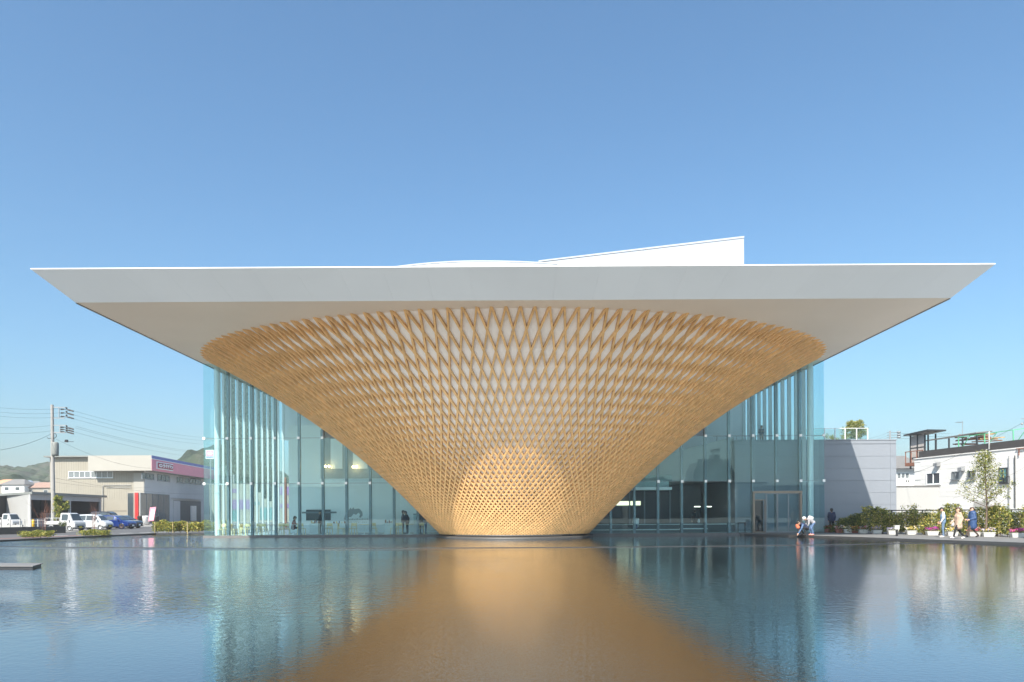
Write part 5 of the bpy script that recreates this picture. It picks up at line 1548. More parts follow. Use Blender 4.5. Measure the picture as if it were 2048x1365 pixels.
kk = RNG.integers(0, len(lp), 3600); pts = np.array([[*lp[i][0]] for i in kk]) + RNG.normal(size=(3600, 3)) * .11
leaf_mesh("crown", pts, .095, ["leaf_dark", "leaf_mid", "leaf_olive", "leaf_pale"], root, [.25, .35, .25, .15])
tt = P(1708, 880, 100.0)
root = empty("rounded_tree", (tt[0], tt[1], 0), label="round pale green tree rising behind the grey wing's railing", cat="tree")
q = MB(); q.tube([(tt[0], tt[1], 0), (tt[0] + .1, tt[1], 5), (tt[0], tt[1], tt[2])], [.2, .15, .08], 8); q.build("trunk", "bark", root)
pts = np.concatenate([blob(1700, (tt[0] + dx, tt[1], tt[2] + dz), (rx, 1.0, rz), 18, .28) for dx, dz, rx, rz in ((0, .6, 1.15, .9), (.15, 1.25, .85, .55), (-.2, -.3, 1.1, .7))])
leaf_mesh("crown", pts, .15, ["leaf_fresh", "leaf_olive", "leaf_pale", "leaf_mid"], root, [.25, .25, .40, .1])
t3 = P(1672, 880, 96.5); z3_ = atop
root = empty("terrace_shrub", (t3[0], KK(90.0), atop + .03), label="loose green shrub on the wing's roof next to the glass corner", cat="shrub")
pts = np.concatenate([blob(260, (P(px, 868, 90)[0], KK(90), atop + .55), (.5, .4, .55), 8) for px in (1658, 1672, 1685)]); pts[:, 2] = np.maximum(pts[:, 2], atop + .05)
leaf_mesh("foliage", pts, .11, ["leaf_mid", "leaf_pale", "leaf_olive"], root, [.4, .35, .25]); 
for px in (1658, 1672, 1685):
    q = MB(); q.tube([(P(px, 868, 90)[0], KK(90), atop + .03), (P(px, 868, 90)[0], KK(90), atop + .7)], .025, 5); q.build("stem", "bark", root)

# hedge of young shrubs tied to a bamboo frame along the walkway
H0, H1 = Vector((21.75, KK(79.4), .08)), Vector((29.2, KK(58.6), .08))
hn = 17
for i in range(hn):
    c = H0.lerp(H1, (i + .5) / hn); 
    shade = i < 3  # first shrubs stand in the roof shadow, darker leaf mix paints that shade
    hgt = .62 if i == 0 else 1.0 if i == 1 else 1.62 + .22 * math.sin(i * 2.3) + (.1 if i > 12 else 0)
    lb = ["dark dense shrub at the foot of the grey wing, nearest the glass corner", "dark dense shrub at the foot of the grey wing, second from the glass corner", "dense shrub where the roof shadow ends on the grey wing"][i] if shade else f"leafy hedge shrub along the walkway, {ORD[i]} counted from the glass corner"
    root = empty("hedge_shrub", c + Vector((.7, .2, 0)), label=lb, cat="shrub", group="hedge along the walkway")
    n = 2300 if i < 6 else 1900
    L = (H1 - H0).length / hn
    tt_ = RNG.uniform(-.62, .62, n) * L; dirh = (H1 - H0).normalized(); nh = Vector((dirh.y, -dirh.x, 0)) * -1
    stems = RNG.uniform(-.6, .6, 7) * L; ks = RNG.integers(0, 7, n)
    along = np.where(RNG.uniform(size=n) < .7, stems[ks] + RNG.normal(size=n) * .12, tt_)
    z = (RNG.uniform(.05, 1, n) ** .8) * (hgt * (.78 + .3 * RNG.uniform(size=7)))[ks]
    dp = RNG.normal(size=n) * .26 * (1.1 - z / 2.4)
    pts = np.stack([c.x + .75 + dirh.x * along - nh.x * dp, c.y + .2 + dirh.y * along - nh.y * dp, c.z + z], 1)
    leaf_mesh("foliage", pts, .12, LM + ["leaf_fresh"] if not shade else ["leaf_dark", "leaf_mid", "leaf_olive"], root, [.16, .30, .24, .18, .12] if not shade else [.5, .35, .15])
    for k in range(7):
        q = MB(); bx_ = Vector((c.x + .75, c.y + .2, .075)) + dirh * float(stems[k]); q.tube([bx_, bx_ + Vector((random.uniform(-.05, .05), 0, hgt * .8))], [.016, .006], 5, caps=False)
        q.build("stem", "bark", root)
bf = empty("bamboo_frame", (H0 + H1) / 2 + Vector((.5, .2, 0)), label="bamboo frame of poles that the hedge shrubs are tied to", cat="fence")
off_ = Vector((.52, .16, 0))
for z_ in (.55, 1.05):
    q = MB(); q.tube([H0.lerp(H1, .22) + off_ + Vector((0, 0, z_)), H1 + off_ + Vector((0, 0, z_))], .014, 6); q.build("rail", "bamboo", bf)
for k in range(22):
    p = H0.lerp(H1, .24 + .76 * k / 21) + off_; q = MB(); q.tube([p, p + Vector((0, 0, 1.25 + .12 * (k % 3)))], .013, 6); q.build("pole", "bamboo", bf)
for i, t in enumerate((.72, .86)):
    p = H0.lerp(H1, t) + Vector((.95, .3, 0)); q = MB(); q.lathe([(.001, .0), (.05, 0), (.05, 1.1), (.03, 1.13), (.001, 1.14)], 10, tuple(p)); tag(q.build("yellow_post", "yellow_paint"), ["yellow post in the hedge behind the woman in the blue coat", "yellow post in the hedge near the right edge"][i], "post")
# dark fence behind the hedge
df = empty("dark_fence", (30, KK(72), .075), label="dark metal fence behind the hedge", cat="fence")
d0, d1 = Vector((24.9, KK(79.6), .075)), Vector((31.4, KK(60.0), .075))
q = MB(); q.bar(d0 + Vector((0, 0, 1.55)), d1 + Vector((0, 0, 1.55)), .07); q.bar(d0 + Vector((0, 0, .3)), d1 + Vector((0, 0, .3)), .05); q.build("rail", "steel_dark", df)
for k in range(14):
    p = d0.lerp(d1, k / 13); q = MB(); q.box(p.x - .03, p.x + .03, p.y - .03, p.y + .03, .075, 1.6); q.build("post", "steel_dark", df)
for i, (t, lb) in enumerate(((.63, "pale stone lying in the gap of the hedge behind the man in a vest"), (.9, "pale stone at the foot of the hedge near the right edge"))):
    p = H0.lerp(H1, t) + Vector((1.35, .2, .0)); q = MB(); q.ball((p.x, p.y, .42), .5, 9, 7, sq=(.9, .7, .75)); tag(q.build("garden_stone", "pale_gravel"), lb, "stone")

# planters with flowers ---------------------------------------------------------
def planter(px, py, w, colours, label, brick=False, h=.26):
    p = G(px, py, .085); 
    root = empty("flower_planter", (p[0], p[1], .085), math.radians(-8), label, "planter", "flower planters along the walkway")
    q = MB(); d = .16; t = .03
    bot = [(-w / 2 * .86, -d * .8), (w / 2 * .86, -d * .8), (w / 2 * .86, d * .8), (-w / 2 * .86, d * .8)]; top = [(-w / 2, -d), (w / 2, -d), (w / 2, d), (-w / 2, d)]
    q.hexa([(x, y, 0.002) for x, y in bot] + [(x, y, h * .86) for x, y in top]); q.box(-w / 2 - .02, w / 2 + .02, -d - .02, d + .02, h * .86, h)
    q.build("box", "planter_brick" if brick else "planter_white", root, world=False)
    q = MB(); q.box(-w / 2 + .02, w / 2 - .02, -d + .02, d - .02, h, h + .02); q.build("soil", "soil", root, world=False)
    n = 170
    pts = np.stack([RNG.uniform(-w / 2 - .02, w / 2 + .02, n), RNG.uniform(-d, d, n), h + .02 + RNG.uniform(0, 1, n) ** .7 * .16], 1)
    leaf_mesh("leaves", pts * np.array([1, 1, 1]) - np.array([0, 0, .02]), .075, ["leaf_mid", "leaf_fresh"], root, world=False)
    n = 190; xx = RNG.uniform(-w / 2 - .03, w / 2 + .03, n)
    pts = np.stack([xx, RNG.uniform(-d - .03, d, n), h + .06 + RNG.uniform(0, 1, n) * (.17 + .05 * np.sin(xx * 9))], 1)
    leaf_mesh("blossoms", pts, .075, colours, root, world=False, smin=.8)
    return root
PL = [(1657, 1065.3, .55, ["flower_red", "leaf_dark"], "dark brick planter with red flowers at the foot of the grey wing, left one", True), (1679, 1066, .55, ["flower_red", "flower_white"], "dark brick planter with red and white flowers by the grey wing", True),
      (1696, 1066.3, .55, ["flower_yellow", "flower_white"], "white planter with yellow and white flowers, first lit one by the wing", False), (1710.5, 1066.5, .42, ["flower_orange", "flower_yellow"], "terracotta planter with orange flowers between two white planters", True),
      (1726, 1067, .56, ["flower_pink", "flower_white", "flower_red"], "white planter with pink and white flowers left of the sign post", False), (1753.5, 1068, .56, ["flower_yellow", "flower_lilac"], "white planter with yellow and lilac flowers next before the sign post", False),
      (1785, 1069.5, .58, ["flower_white", "flower_lilac"], "white planter with pale flowers directly behind the sign post", False), (1822, 1069.7, .56, ["flower_yellow", "flower_white"], "white planter with cream flowers just right of the sign post", False),
      (1864, 1071, .66, ["flower_violet", "flower_magenta", "flower_pink"], "white planter with violet and magenta flowers left of the man in a vest", False), (1904, 1072.5, .56, ["flower_yellow", "flower_white"], "white planter with yellow flowers behind the woman in a beige coat", False),
      (1948, 1073, .6, ["flower_pink", "flower_red", "flower_white"], "white planter with red and pink flowers behind the woman in a blue coat", False), (1976, 1074, .62, ["flower_white", "flower_lilac", "flower_yellow"], "white planter with white and lilac flowers right of the woman in a blue coat", False),
      (2034, 1075.5, .66, ["flower_magenta", "flower_pink"], "white planter with magenta flowers at the right edge of the picture", False)]
for a_ in PL: planter(a_[0], a_[1], a_[2], a_[3], a_[4], a_[5])
# sign on a short post beside the pond
sgp = G(1793.5, 1072.5, .085); so = empty("path_sign", sgp, label="small white sign box on a black post at the pond edge", cat="sign")
q = MB(); q.box(-.05, .05, -.04, .04, 0, .40); q.build("post", "plastic_black", so, world=False)
q = MB(); q.box(-.13, .13, -.07, .07, .40, .62); q.box(-.16, .16, -.09, .09, .62, .645); q.build("sign_box", "planter_white", so, world=False)

# ================================================================== PEOPLE
def sdf_mesh(caps, vox, k=.025):
    """one continuous skin over tapered capsules (a, b, ra, rb, material), by surface nets"""
    A = np.array([c[0] for c in caps], float); B = np.array([c[1] for c in caps], float)
    ra = np.array([c[2] for c in caps]); rb = np.array([c[3] for c in caps]); mi = np.array([c[4] for c in caps])
    mx = max(ra.max(), rb.max())
    lo = np.minimum(A, B).min(0) - mx - 2 * vox; hi = np.maximum(A, B).max(0) + mx + 2 * vox
    n = np.ceil((hi - lo) / vox).astype(int) + 1
    gx = [lo[i] + vox * np.arange(n[i]) for i in range(3)]
    Pg = np.stack(np.meshgrid(*gx, indexing='ij'), -1).reshape(-1, 3)
    def dist(P_, i):
        ab = B[i] - A[i]; L = max((ab * ab).sum(), 1e-9); t = np.clip(((P_ - A[i]) @ ab) / L, 0, 1)
        return np.linalg.norm(P_ - A[i] - t[:, None] * ab, axis=1) - (ra[i] + (rb[i] - ra[i]) * t)
    d = None
    for i in range(len(caps)):
        di = dist(Pg, i)
        if d is None: d = di
        else:
            h = np.clip(.5 + .5 * (di - d) / k, 0, 1)
            d = di + (d - di) * h - k * h * (1 - h)
    D = d.reshape(n)
    s = D < 0
    cells = np.zeros(n - 1, int); acc = np.zeros((*(n - 1), 3)); cnt = np.zeros(n - 1)
    corners = [(i, j, l) for i in (0, 1) for j in (0, 1) for l in (0, 1)]
    sl = lambda o: tuple(slice(o[q_], n[q_] - 1 + o[q_]) for q_ in range(3))
    for c0 in corners:
        for ax in range(3):
            if c0[ax]: continue
            c1 = list(c0); c1[ax] = 1
            d0, d1 = D[sl(c0)], D[sl(c1)]; cr = (d0 < 0) != (d1 < 0)
            t = np.where(cr, d0 / np.where(cr, d0 - d1, 1), 0)
            for q_ in range(3): acc[..., q_] += np.where(cr, c0[q_] + (t if q_ == ax else 0), 0)
            cnt += cr
    act = cnt > 0; ids = -np.ones(n - 1, int); ids[act] = np.arange(act.sum())
    idx = np.argwhere(act); V = lo + vox * (idx + acc[act] / cnt[act][:, None])
    faces = []
    for ax in range(3):
        o1, o2 = [q_ for q_ in range(3) if q_ != ax]
        a_sl = [slice(1, n[q_] - 1) for q_ in range(3)]; a_sl[ax] = slice(0, n[ax] - 1); b_sl = list(a_sl); b_sl[ax] = slice(1, n[ax])
        s0, s1 = s[tuple(a_sl)], s[tuple(b_sl)]
        for flip, m in ((False, s0 & ~s1), (True, ~s0 & s1)):
            e = np.argwhere(m)
            if not len(e): continue
            base = e.copy(); base[:, o1] += 1; base[:, o2] += 1
            def cid(d1_, d2_):
                c = base.copy(); c[:, o1] -= d1_; c[:, o2] -= d2_
                return ids[c[:, 0], c[:, 1], c[:, 2]]
            qd = np.stack([cid(1, 1), cid(0, 1), cid(0, 0), cid(1, 0)], 1)
            if flip != (ax == 1): qd = qd[:, ::-1]
            faces.append(qd)
    Fq = np.concatenate(faces)
    ctr = V[Fq].mean(1)
    dm = np.stack([dist(ctr, i) for i in range(len(caps))], 1)
    return V, Fq, mi[dm.argmin(1)]

def person(label, loc, rz, pose, col, vox=.017, extra=None, hat=None, longhair=False, group=None, scale=1.0, nohands=False):
    """pose: dict of joints, local frame x forward, y left, z up. col: material names"""
    J = {k: np.array(v, float) for k, v in pose.items()}
    names = []; 
    def mid(m):
        if m not in names: names.append(m)
        return names.index(m)
    top, bot, skin_, hair, shoe = mid(col["top"]), mid(col["bottom"]), mid("skin"), mid(col.get("hair", "hair_black")), mid(col.get("shoe", "shoe_white"))
    slv = mid(col.get("sleeve", col["top"]))
    C = []
    up = (J["neck"] - J["pelvis"]); up /= np.linalg.norm(up)
    bulk = col.get("bulk", 1.0)
    side = J["shL"] - J["shR"]; side /= np.linalg.norm(side)
    for sg in (-1, 1):
        C.append((J["pelvis"] + side * .055 * sg, J["chest"] + side * .075 * sg, .115 * bulk, .125 * bulk, top))
        C.append((J["chest"] + side * .07 * sg, J["neck"] - up * .07 + side * .06 * sg, .12 * bulk, .085, top))
    C.append((J["pelvis"] - up * .02, J["pelvis"] + up * .05, .135, .135, bot))
    C.append((J["neck"] - up * .03, J["head"] - up * .02, .052, .05, skin_))
    hd = J["head"]; f = J["face"] - hd; f /= np.linalg.norm(f); hu = J.get("crown", hd + np.array([0, 0, .1])) - hd; hu -= f * (hu @ f); hu /= np.linalg.norm(hu)
    C.append((hd + hu * .035 - f * .008, hd + hu * .03 + f * .01, .098, .09, skin_)); C.append((hd - hu * .055 + f * .028, hd - hu * .03 + f * .02, .055, .07, skin_))
    C.append((hd + f * .095 - hu * .01, hd + f * .108 - hu * .025, .011, .014, skin_))
    for sg in (-1, 1): C.append((hd + side * sg * .09 - hu * .01, hd + side * sg * .092 + hu * .012, .018, .018, skin_))
    if hat:
        hm = mid(hat); C.append((hd + hu * .062 - f * .012, hd + hu * .075 + f * .005, .104, .098, hm)); C.append((hd + hu * .045 + f * .08, hd + hu * .04 + f * .16, .03, .015, hm))
    else:
        C.append((hd + hu * .058 - f * .03, hd + hu * .07 + f * .018, .102, .085, hair))
    C.append((hd + hu * .01 - f * .045, hd - hu * .05 - f * .045, .088, .06, hair))
    if longhair:
        C.append((hd - f * .07 + hu * .02, hd - f * .11 - hu * .16, .075, .055, hair)); C.append((hd - f * .06 - hu * .02 + side * .06, hd - f * .06 - hu * .18 + side * .06, .04, .03, hair))
    for S_, sg in (("L", 1), ("R", -1)):
        sh, el, wr = J["sh" + S_], J["el" + S_], J["wr" + S_]
        C.append((sh, el, .066 * (bulk * .5 + .5), .05 * bulk, slv)); C.append((el, wr, .05 * bulk, .036 * (bulk * .4 + .6), slv))
        C.append((J["chest"] + up * .08 + side * sg * .08, sh, .09, .068, top if slv == top else top))
        hv = wr - el; hv /= np.linalg.norm(hv)
        C.append((wr + hv * .02, wr + hv * .085, .030, .034, skin_))
        hp, kn, an, toe = J["hip" + S_], J["kn" + S_], J["an" + S_], J["toe" + S_]
        lm = bot
        C.append((hp, kn, .088, .060, lm)); C.append((kn, an + (kn - an) * .12, .060, .043, lm)); C.append((an + (kn - an) * .1, an, .042, .042, lm if col.get("long", True) else skin_))
        C.append((an - np.array([0, 0, .025]), toe, .045, .036, shoe))
    if extra:
        for (a, b_, r0, r1, m) in extra(J, side, up): C.append((np.array(a, float), np.array(b_, float), r0, r1, mid(m)))
    V, Fq, mi = sdf_mesh(C, vox)
    q = MB(); q.v = [tuple(v) for v in V.tolist()]; q.f = [tuple(x) for x in Fq.tolist()]; q.m = mi.tolist(); q.sm = [True] * len(q.f)
    # fingers and eyes belong to the same mesh
    for S_, sg in (("L", 1), ("R", -1)):
        wr, el = J["wr" + S_], J["el" + S_]; hv = wr - el; hv /= np.linalg.norm(hv)
        ac = np.cross(hv, side); ac = ac / (np.linalg.norm(ac) + 1e-9)
        pal = np.cross(hv, ac)
        curl = pal * sg
        for i, (o, L_) in enumerate(((-.027, .062), (-.009, .074), (.009, .07), (.026, .055))):
            b0 = wr + hv * .10 + ac * o; b1 = b0 + hv * L_ * .5 + curl * .008 * -sg; b2 = b1 + hv * L_ * .42 + curl * .022 * -sg
            q.tube([b0, b1, b2], [.0095, .009, .007], 5, skin_)
        t0 = wr + hv * .04 + ac * .03; q.tube([t0, t0 + ac * .03 + hv * .025, t0 + ac * .035 + hv * .055], [.012, .0105, .008], 5, skin_)
    e_ = mid("eye_dark")
    for sg in (-1, 1): q.ball(tuple(hd + f * .092 + hu * .012 + side * sg * .034), .012, 6, 4, e_)
    q.bar(tuple(hd + f * .091 - hu * .052 + side * .022), tuple(hd + f * .091 - hu * .052 - side * .022), .008, .006, e_)
    me = q.build("person", names, me_only=True, world=False)
    o = link_mesh("person", me, None, loc); o.rotation_euler = (0, 0, rz); o.scale = (scale,) * 3
    return tag(o, label, "person", group)

STAND = dict(pelvis=(0, 0, .90), chest=(.01, 0, 1.20), neck=(0, 0, 1.42), head=(.025, 0, 1.55), face=(.13, 0, 1.54), shL=(0, .165, 1.37), shR=(0, -.165, 1.37), elL=(-.03, .215, 1.10), elR=(-.03, -.215, 1.10),
             wrL=(.04, .21, .86), wrR=(.04, -.21, .86), hipL=(0, .085, .88), hipR=(0, -.085, .88), knL=(.02, .09, .48), knR=(.02, -.09, .48), anL=(-.01, .09, .085), anR=(-.01, -.09, .085), toeL=(.14, .10, .04), toeR=(.14, -.10, .04))
def pose(**kw):
    p = dict(STAND); p.update(kw); return p
STRIDE = pose(knL=(.20, .08, .50), anL=(.30, .08, .10), toeL=(.45, .08, .08), knR=(-.05, -.08, .47), anR=(-.34, -.08, .12), toeR=(-.22, -.08, .04), pelvis=(0, 0, .88), elL=(-.10, .2, 1.1), wrL=(-.02, .2, .88), elR=(.06, -.2, 1.1), wrR=(.2, -.18, .93))
SIT = pose(pelvis=(-.05, 0, .50), chest=(0, 0, .82), neck=(.02, 0, 1.04), head=(.06, 0, 1.17), face=(.15, 0, 1.12), shL=(.02, .165, .98), shR=(.02, -.165, .98), elL=(.10, .2, .74), elR=(.10, -.2, .74), wrL=(.30, .08, .78), wrR=(.30, -.08, .78),
           hipL=(-.03, .09, .50), hipR=(-.03, -.09, .50), knL=(.38, .10, .50), knR=(.38, -.10, .50), anL=(.36, .10, .09), anR=(.36, -.10, .09), toeL=(.5, .1, .04), toeR=(.5, -.1, .04))
def face_cam(x, y): return math.atan2(-y, -x)

# on the walkway
def W(px, py): return G(px, py, .086)
p = W(1886.5, 1075.3)
person("man in grey blue vest and white sleeves looking down, standing on the walkway", p, math.radians(150), pose(head=(.05, 0, 1.54), face=(.13, 0, 1.47), wrL=(.10, .25, .90), wrR=(.16, -.24, .90), elL=(-.02, .25, 1.11), elR=(.02, -.25, 1.11)), dict(top="cloth_vest", sleeve="cloth_white", bottom="cloth_jean", hair="hair_black", bulk=1.1), scale=1.0)
def coat(m, z0=.62, r=.17):
    def f(J, side, up):
        pv = J["pelvis"]; out = []
        for sg in (-1, 1): out.append((pv + side * .05 * sg + up * .1, np.array([pv[0] + .0, pv[1] + side[1] * .06 * sg, z0]), .14, r, m))
        return out
    return f
p = W(1917, 1078.3)
person("woman in beige coat and black trousers striding left, white bag in hand", p, math.radians(176), STRIDE, dict(top="cloth_beige", bottom="cloth_black", hair="hair_brown", bulk=1.15), extra=lambda J, s, u: coat("cloth_beige", .66, .16)(J, s, u) + [((.16, -.26, .95), (.14, -.27, .76), .06, .085, "cloth_white")], longhair=True, scale=.99)
p = W(1945, 1075.3)
def puff(J, s, u):
    out = []
    for z in np.arange(.62, 1.40, .10):
        r = .185 if z < 1.2 else .16
        for sg in (-1, 1): out.append(((.0, .06 * sg, z), (.0, .06 * sg, z + .03), r, r, "cloth_puffer"))
    return out
person("woman in shiny blue quilted coat walking left beside the hedge", p, math.radians(172), pose(**{k: STRIDE[k] for k in ("knL", "anL", "toeL", "knR", "anR", "toeR")}, wrL=(.2, .16, 1.0), wrR=(.22, -.16, 1.0), elL=(-.02, .24, 1.08), elR=(-.02, -.24, 1.08)), dict(top="cloth_puffer", bottom="cloth_brown", hair="hair_brown", bulk=1.25, shoe="cloth_black"), extra=puff, scale=1.0)
p = P(1663.5, 1066, 80.8)
person("person in dark jacket and cap standing with their back turned by the grey wing", (p[0], p[1], .086), math.radians(75), pose(), dict(top="cloth_navy", bottom="cloth_black", hair="hair_black", bulk=1.35, shoe="cloth_black"), hat="cloth_black", scale=1.0)
# two at the water's edge
BEND = pose(pelvis=(-.08, 0, .82), chest=(.16, 0, 1.00), neck=(.34, 0, 1.06), head=(.47, 0, 1.06), face=(.53, 0, .97), crown=(.56, 0, 1.12), shL=(.28, .165, 1.02), shR=(.28, -.165, 1.02), elL=(.30, .19, .76), elR=(.30, -.19, .76), wrL=(.36, .12, .55), wrR=(.36, -.12, .55),
            hipL=(-.08, .085, .82), hipR=(-.08, -.085, .82), knL=(.08, .09, .46), knR=(.12, -.09, .46), anL=(-.04, .09, .085), anR=(.0, -.09, .085), toeL=(.11, .1, .04), toeR=(.15, -.1, .04))
p = W(1624, 1071.2)
person("person in white hat and grey top bending forward at the pond edge, pale backpack", p, math.radians(183), BEND, dict(top="cloth_grey", bottom="cloth_denim", hair="hair_black", shoe="shoe_coral"), hat="cloth_white", extra=lambda J, s, u: [((.0, 0, 1.10), (.15, 0, 1.16), .10, .10, "cloth_white")], scale=.98)
SQ = pose(pelvis=(-.22, 0, .46), chest=(.06, 0, .66), neck=(.24, 0, .76), head=(.36, 0, .78), face=(.43, 0, .70), crown=(.44, 0, .86), shL=(.18, .165, .72), shR=(.18, -.165, .72), elL=(.30, .2, .48), elR=(.26, -.2, .48), wrL=(.46, .10, .16), wrR=(.30, -.08, .36),
          hipL=(-.2, .09, .46), hipR=(-.2, -.09, .46), knL=(.12, .13, .50), knR=(.12, -.13, .50), anL=(-.06, .11, .085), anR=(-.06, -.11, .085), toeL=(.10, .13, .04), toeR=(.10, -.13, .04))
p = W(1607.5, 1071.6)
person("person in navy jacket crouching to touch the pond water, red brown bag in front", p, math.radians(196), SQ, dict(top="cloth_navy", bottom="cloth_black", hair="hair_black", sleeve="cloth_denim", shoe="cloth_black"), extra=lambda J, s, u: [((.44, -.06, .62), (.46, .06, .52), .10, .11, "bag_red")], scale=1.0)
# behind the glass
V2 = .022
def inside(px, Y, z=.112): q_ = P(px, 1050, Y); return (q_[0], q_[1], z)
person("seated guest in dark red jacket at a cafe table behind the glass", inside(588, 79.0), math.radians(25), SIT, dict(top="cloth_maroon", bottom="cloth_black", bulk=1.15, shoe="cloth_black"), vox=V2)
person("dark clothed cafe worker behind the counter with the hatch", inside(641, 81.8), math.radians(200), pose(wrL=(.28, .12, 1.0), wrR=(.28, -.12, 1.0)), dict(top="cloth_black", bottom="cloth_black", shoe="cloth_black"), vox=V2)
person("dark clothed guest standing at the cafe counter, left of the pair near the cone", inside(806, 81.0), math.radians(10), pose(wrL=(.28, .1, 1.05), wrR=(.28, -.1, 1.05)), dict(top="cloth_black", bottom="cloth_navy", shoe="cloth_black", bulk=1.1), vox=V2)
person("dark clothed guest leaning over at the cafe, right of the pair near the cone", inside(815, 80.6), math.radians(170), pose(chest=(.06, 0, 1.18), neck=(.10, 0, 1.38), head=(.15, 0, 1.50), face=(.24, 0, 1.45), shL=(.09, .165, 1.33), shR=(.09, -.165, 1.33)), dict(top="cloth_black", bottom="cloth_black", shoe="cloth_black", bulk=1.15), vox=V2)
person("dark clothed visitor at the dessert case, left of two beside the cone", inside(839, 80.0), math.radians(60), pose(), dict(top="cloth_black", bottom="cloth_navy", shoe="cloth_black", bulk=1.1), vox=V2)
person("tall visitor in dark coat, closest to the cone behind the left glass", inside(849, 79.4), math.radians(80), pose(), dict(top="cloth_black", bottom="cloth_denim", shoe="cloth_black", bulk=1.25), vox=V2, scale=1.06)
person("visitor in white shirt sitting in the dark lobby beside the cone", inside(1272, 79.9), math.radians(95), SIT, dict(top="cloth_white", bottom="cloth_denim", bulk=1.1), vox=V2)
person("visitor in black standing in the dark lobby with a pale bag", inside(1390, 82.8), math.radians(80), pose(), dict(top="cloth_black", bottom="cloth_black", shoe="cloth_black", bulk=1.2), vox=V2, extra=lambda J, s, u: [((.0, -.28, .9), (.0, -.28, .75), .06, .09, "cloth_white")])
tp = P(1523, 880, 90.0)
person("visitor in dark top standing on the upper terrace behind the glass", (tp[0], tp[1], atop + .032), math.radians(-80), pose(wrL=(.12, .12, 1.15), wrR=(.12, -.12, 1.15)), dict(top="cloth_navy", bottom="cloth_beige", shoe="cloth_black", bulk=1.1), vox=V2, scale=.97)

# ================================================================== CAFE FURNITURE
def chair_proto():
    root = empty("cafe_chair", (0, 0, 0))
    q = MB(); q.box(-.21, .21, -.20, .22, .43, .46); q.build("seat", "chair_wood", root, world=False)
    for x in (-.19, .19):
        q = MB(); q.bar((x, .19, .43), (x * 1.1, .22, 0), .035); q.build("leg", "chair_wood", root, world=False)
        q = MB(); q.bar((x, -.18, .80), (x, -.19, .45), .035); q.bar((x, -.19, .45), (x * 1.1, -.24, 0), .035); q.build("leg", "chair_wood", root, world=False)
    q = MB()
    q.hexa([(-.2, -.20, .62), (.2, -.20, .62), (.2, -.17, .62), (-.2, -.17, .62), (-.2, -.24, .82), (.2, -.24, .82), (.2, -.21, .82), (-.2, -.21, .82)])
    for x in (-.08, .08): q.bar((x, -.19, .46), (x, -.19, .63), .02)
    q.build("backrest", "chair_wood", root, world=False)
    return root
proto = chair_proto()
CH = [(443, 78.0, 80), (455, 78.6, 5), (466, 78.0, 170), (478, 78.7, 0), (487, 78.1, 185), (499, 78.3, -85), (513, 78.2, 60), (528, 78.0, -90), (560, 78.3, 80), (573, 78.6, -80), (603, 78.4, -95), (657, 78.1, 80), (682, 78.8, 180), (706, 78.2, 80), (747, 78.5, -90), (789, 78.2, 75), (799, 78.9, -80), (842, 78.2, -85)]
for i, (px, Y, rz) in enumerate(CH):
    o = proto if i == 0 else copy_tree(proto)
    x = P(px, 1050, Y)[0]
    o.location = (x, KK(Y), .112); o.rotation_euler = (0, 0, math.radians(rz + 90)); 
    tag(o, f"pale wooden cafe chair behind the left glass, {ORD[i]} counted from the corner column", "chair", "cafe chairs")
TB = [(460, 78.4, "chair_wood"), (490, 78.5, "chair_wood"), (543, 78.9, "steel_dark"), (586, 78.3, "table_white"), (729, 78.6, "chair_wood"), (773, 78.5, "table_white"), (818, 78.5, "chair_wood")]
for i, (px, Y, m) in enumerate(TB):
    x = P(px, 1050, Y)[0]
    t = empty("cafe_table", (x, KK(Y), .112), label=f"cafe table behind the left glass, {ORD[i]} counted from the corner column", cat="table", group="cafe tables")
    q = MB(); q.lathe([(.001, .70), (.34, .70), (.35, .715), (.34, .73), (.001, .73)], 20); q.build("top", m, t, world=False)
    q = MB(); q.tube([(0, 0, .02), (0, 0, .70)], .03, 8); q.build("column", "table_white", t, world=False)
    q = MB(); q.lathe([(.001, 0), (.25, 0), (.25, .012), (.03, .03), (.001, .03)], 16); q.build("foot", "table_white", t, world=False)
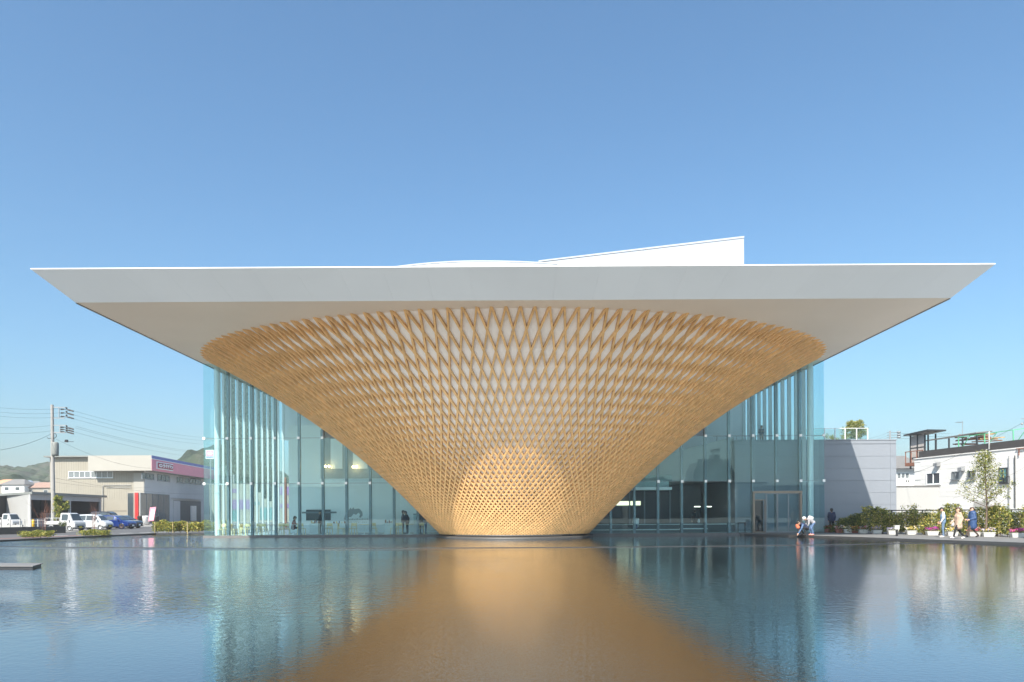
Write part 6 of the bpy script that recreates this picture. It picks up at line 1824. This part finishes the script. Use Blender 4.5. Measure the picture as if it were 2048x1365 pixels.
for i, (p0_, p1_, Y, lb) in enumerate(((619, 636, 80.4, "small white cafe counter before the kitchen hatch"), (663, 690, 80.0, "wide white cafe counter with jars on it"), (768, 786, 80.2, "white cafe counter left of the standing pair"))):
    a_ = P(p0_, 1048.5, Y); c_ = P(p1_, 1048.5, Y); Y = KK(Y)
    t = empty("cafe_counter", ((a_[0] + c_[0]) / 2, Y, .112), label=lb, cat="counter")
    q = MB(); q.box(a_[0], c_[0], Y, Y + .6, .115, .86); q.build("body", "table_white", t); q = MB(); q.box(a_[0] - .03, c_[0] + .03, Y - .03, Y + .63, .862, .895); q.build("top", "steel_white", t)
    n_ = 0
    rr = random.Random(i)
    for k in range(5):
        x = a_[0] + (c_[0] - a_[0]) * (k + .5) / 5; hgt = rr.uniform(.12, .26); r_ = rr.uniform(.035, .06)
        q = MB(); q.lathe([(.001, .896), (r_, .896), (r_, .896 + hgt * .7), (r_ * .5, .896 + hgt * .85), (r_ * .5, .896 + hgt), (.001, .896 + hgt)], 10, (x, Y + .3, 0))
        tag(q.build("jar", rr.choice(["rust_brown", "cloth_denim", "cloth_maroon", "chair_wood"])), f"{ORD[k]} jar from the left on the {lb.replace('with jars on it', 'with bottles').replace('cafe ', '')}"[:90], "jar", "jars on the cafe counters")
dc = P(833, 1040, 81.5)
case = empty("display_case", (dc[0], dc[1], .112), label="small cafe display case lit from inside next to the cone", cat="display case")
q = MB(); q.box(dc[0] - .22, dc[0] + .22, dc[1], dc[1] + .5, .112, .9); q.build("body", "table_white", case)
q = MB(); q.box(dc[0] - .22, dc[0] + .22, dc[1], dc[1] + .5, .902, 1.5); q.build("case_glass", "clear_glass", case)
q = MB(); q.box(dc[0] - .24, dc[0] + .24, dc[1] - .02, dc[1] + .52, 1.502, 1.56); q.build("lid", "steel_dark", case)

# ================================================================== HAZE
hz = MB(); hz.box(-1300, 1300, -1100, 800, -1.3, 56)
hm = bpy.data.materials.new("haze_air"); hm.use_nodes = True
hn_ = hm.node_tree; hn_.nodes.clear()
ho = hn_.nodes.new("ShaderNodeOutputMaterial"); pv = hn_.nodes.new("ShaderNodeVolumePrincipled")
pv.inputs["Color"].default_value = (.90, .94, 1.0, 1); pv.inputs["Density"].default_value = .00040; pv.inputs["Anisotropy"].default_value = 0.0
hn_.links.new(pv.outputs[0], ho.inputs["Volume"]); MATS["haze_air"] = hm
tag(hz.build("haze", "haze_air"), kind="stuff")
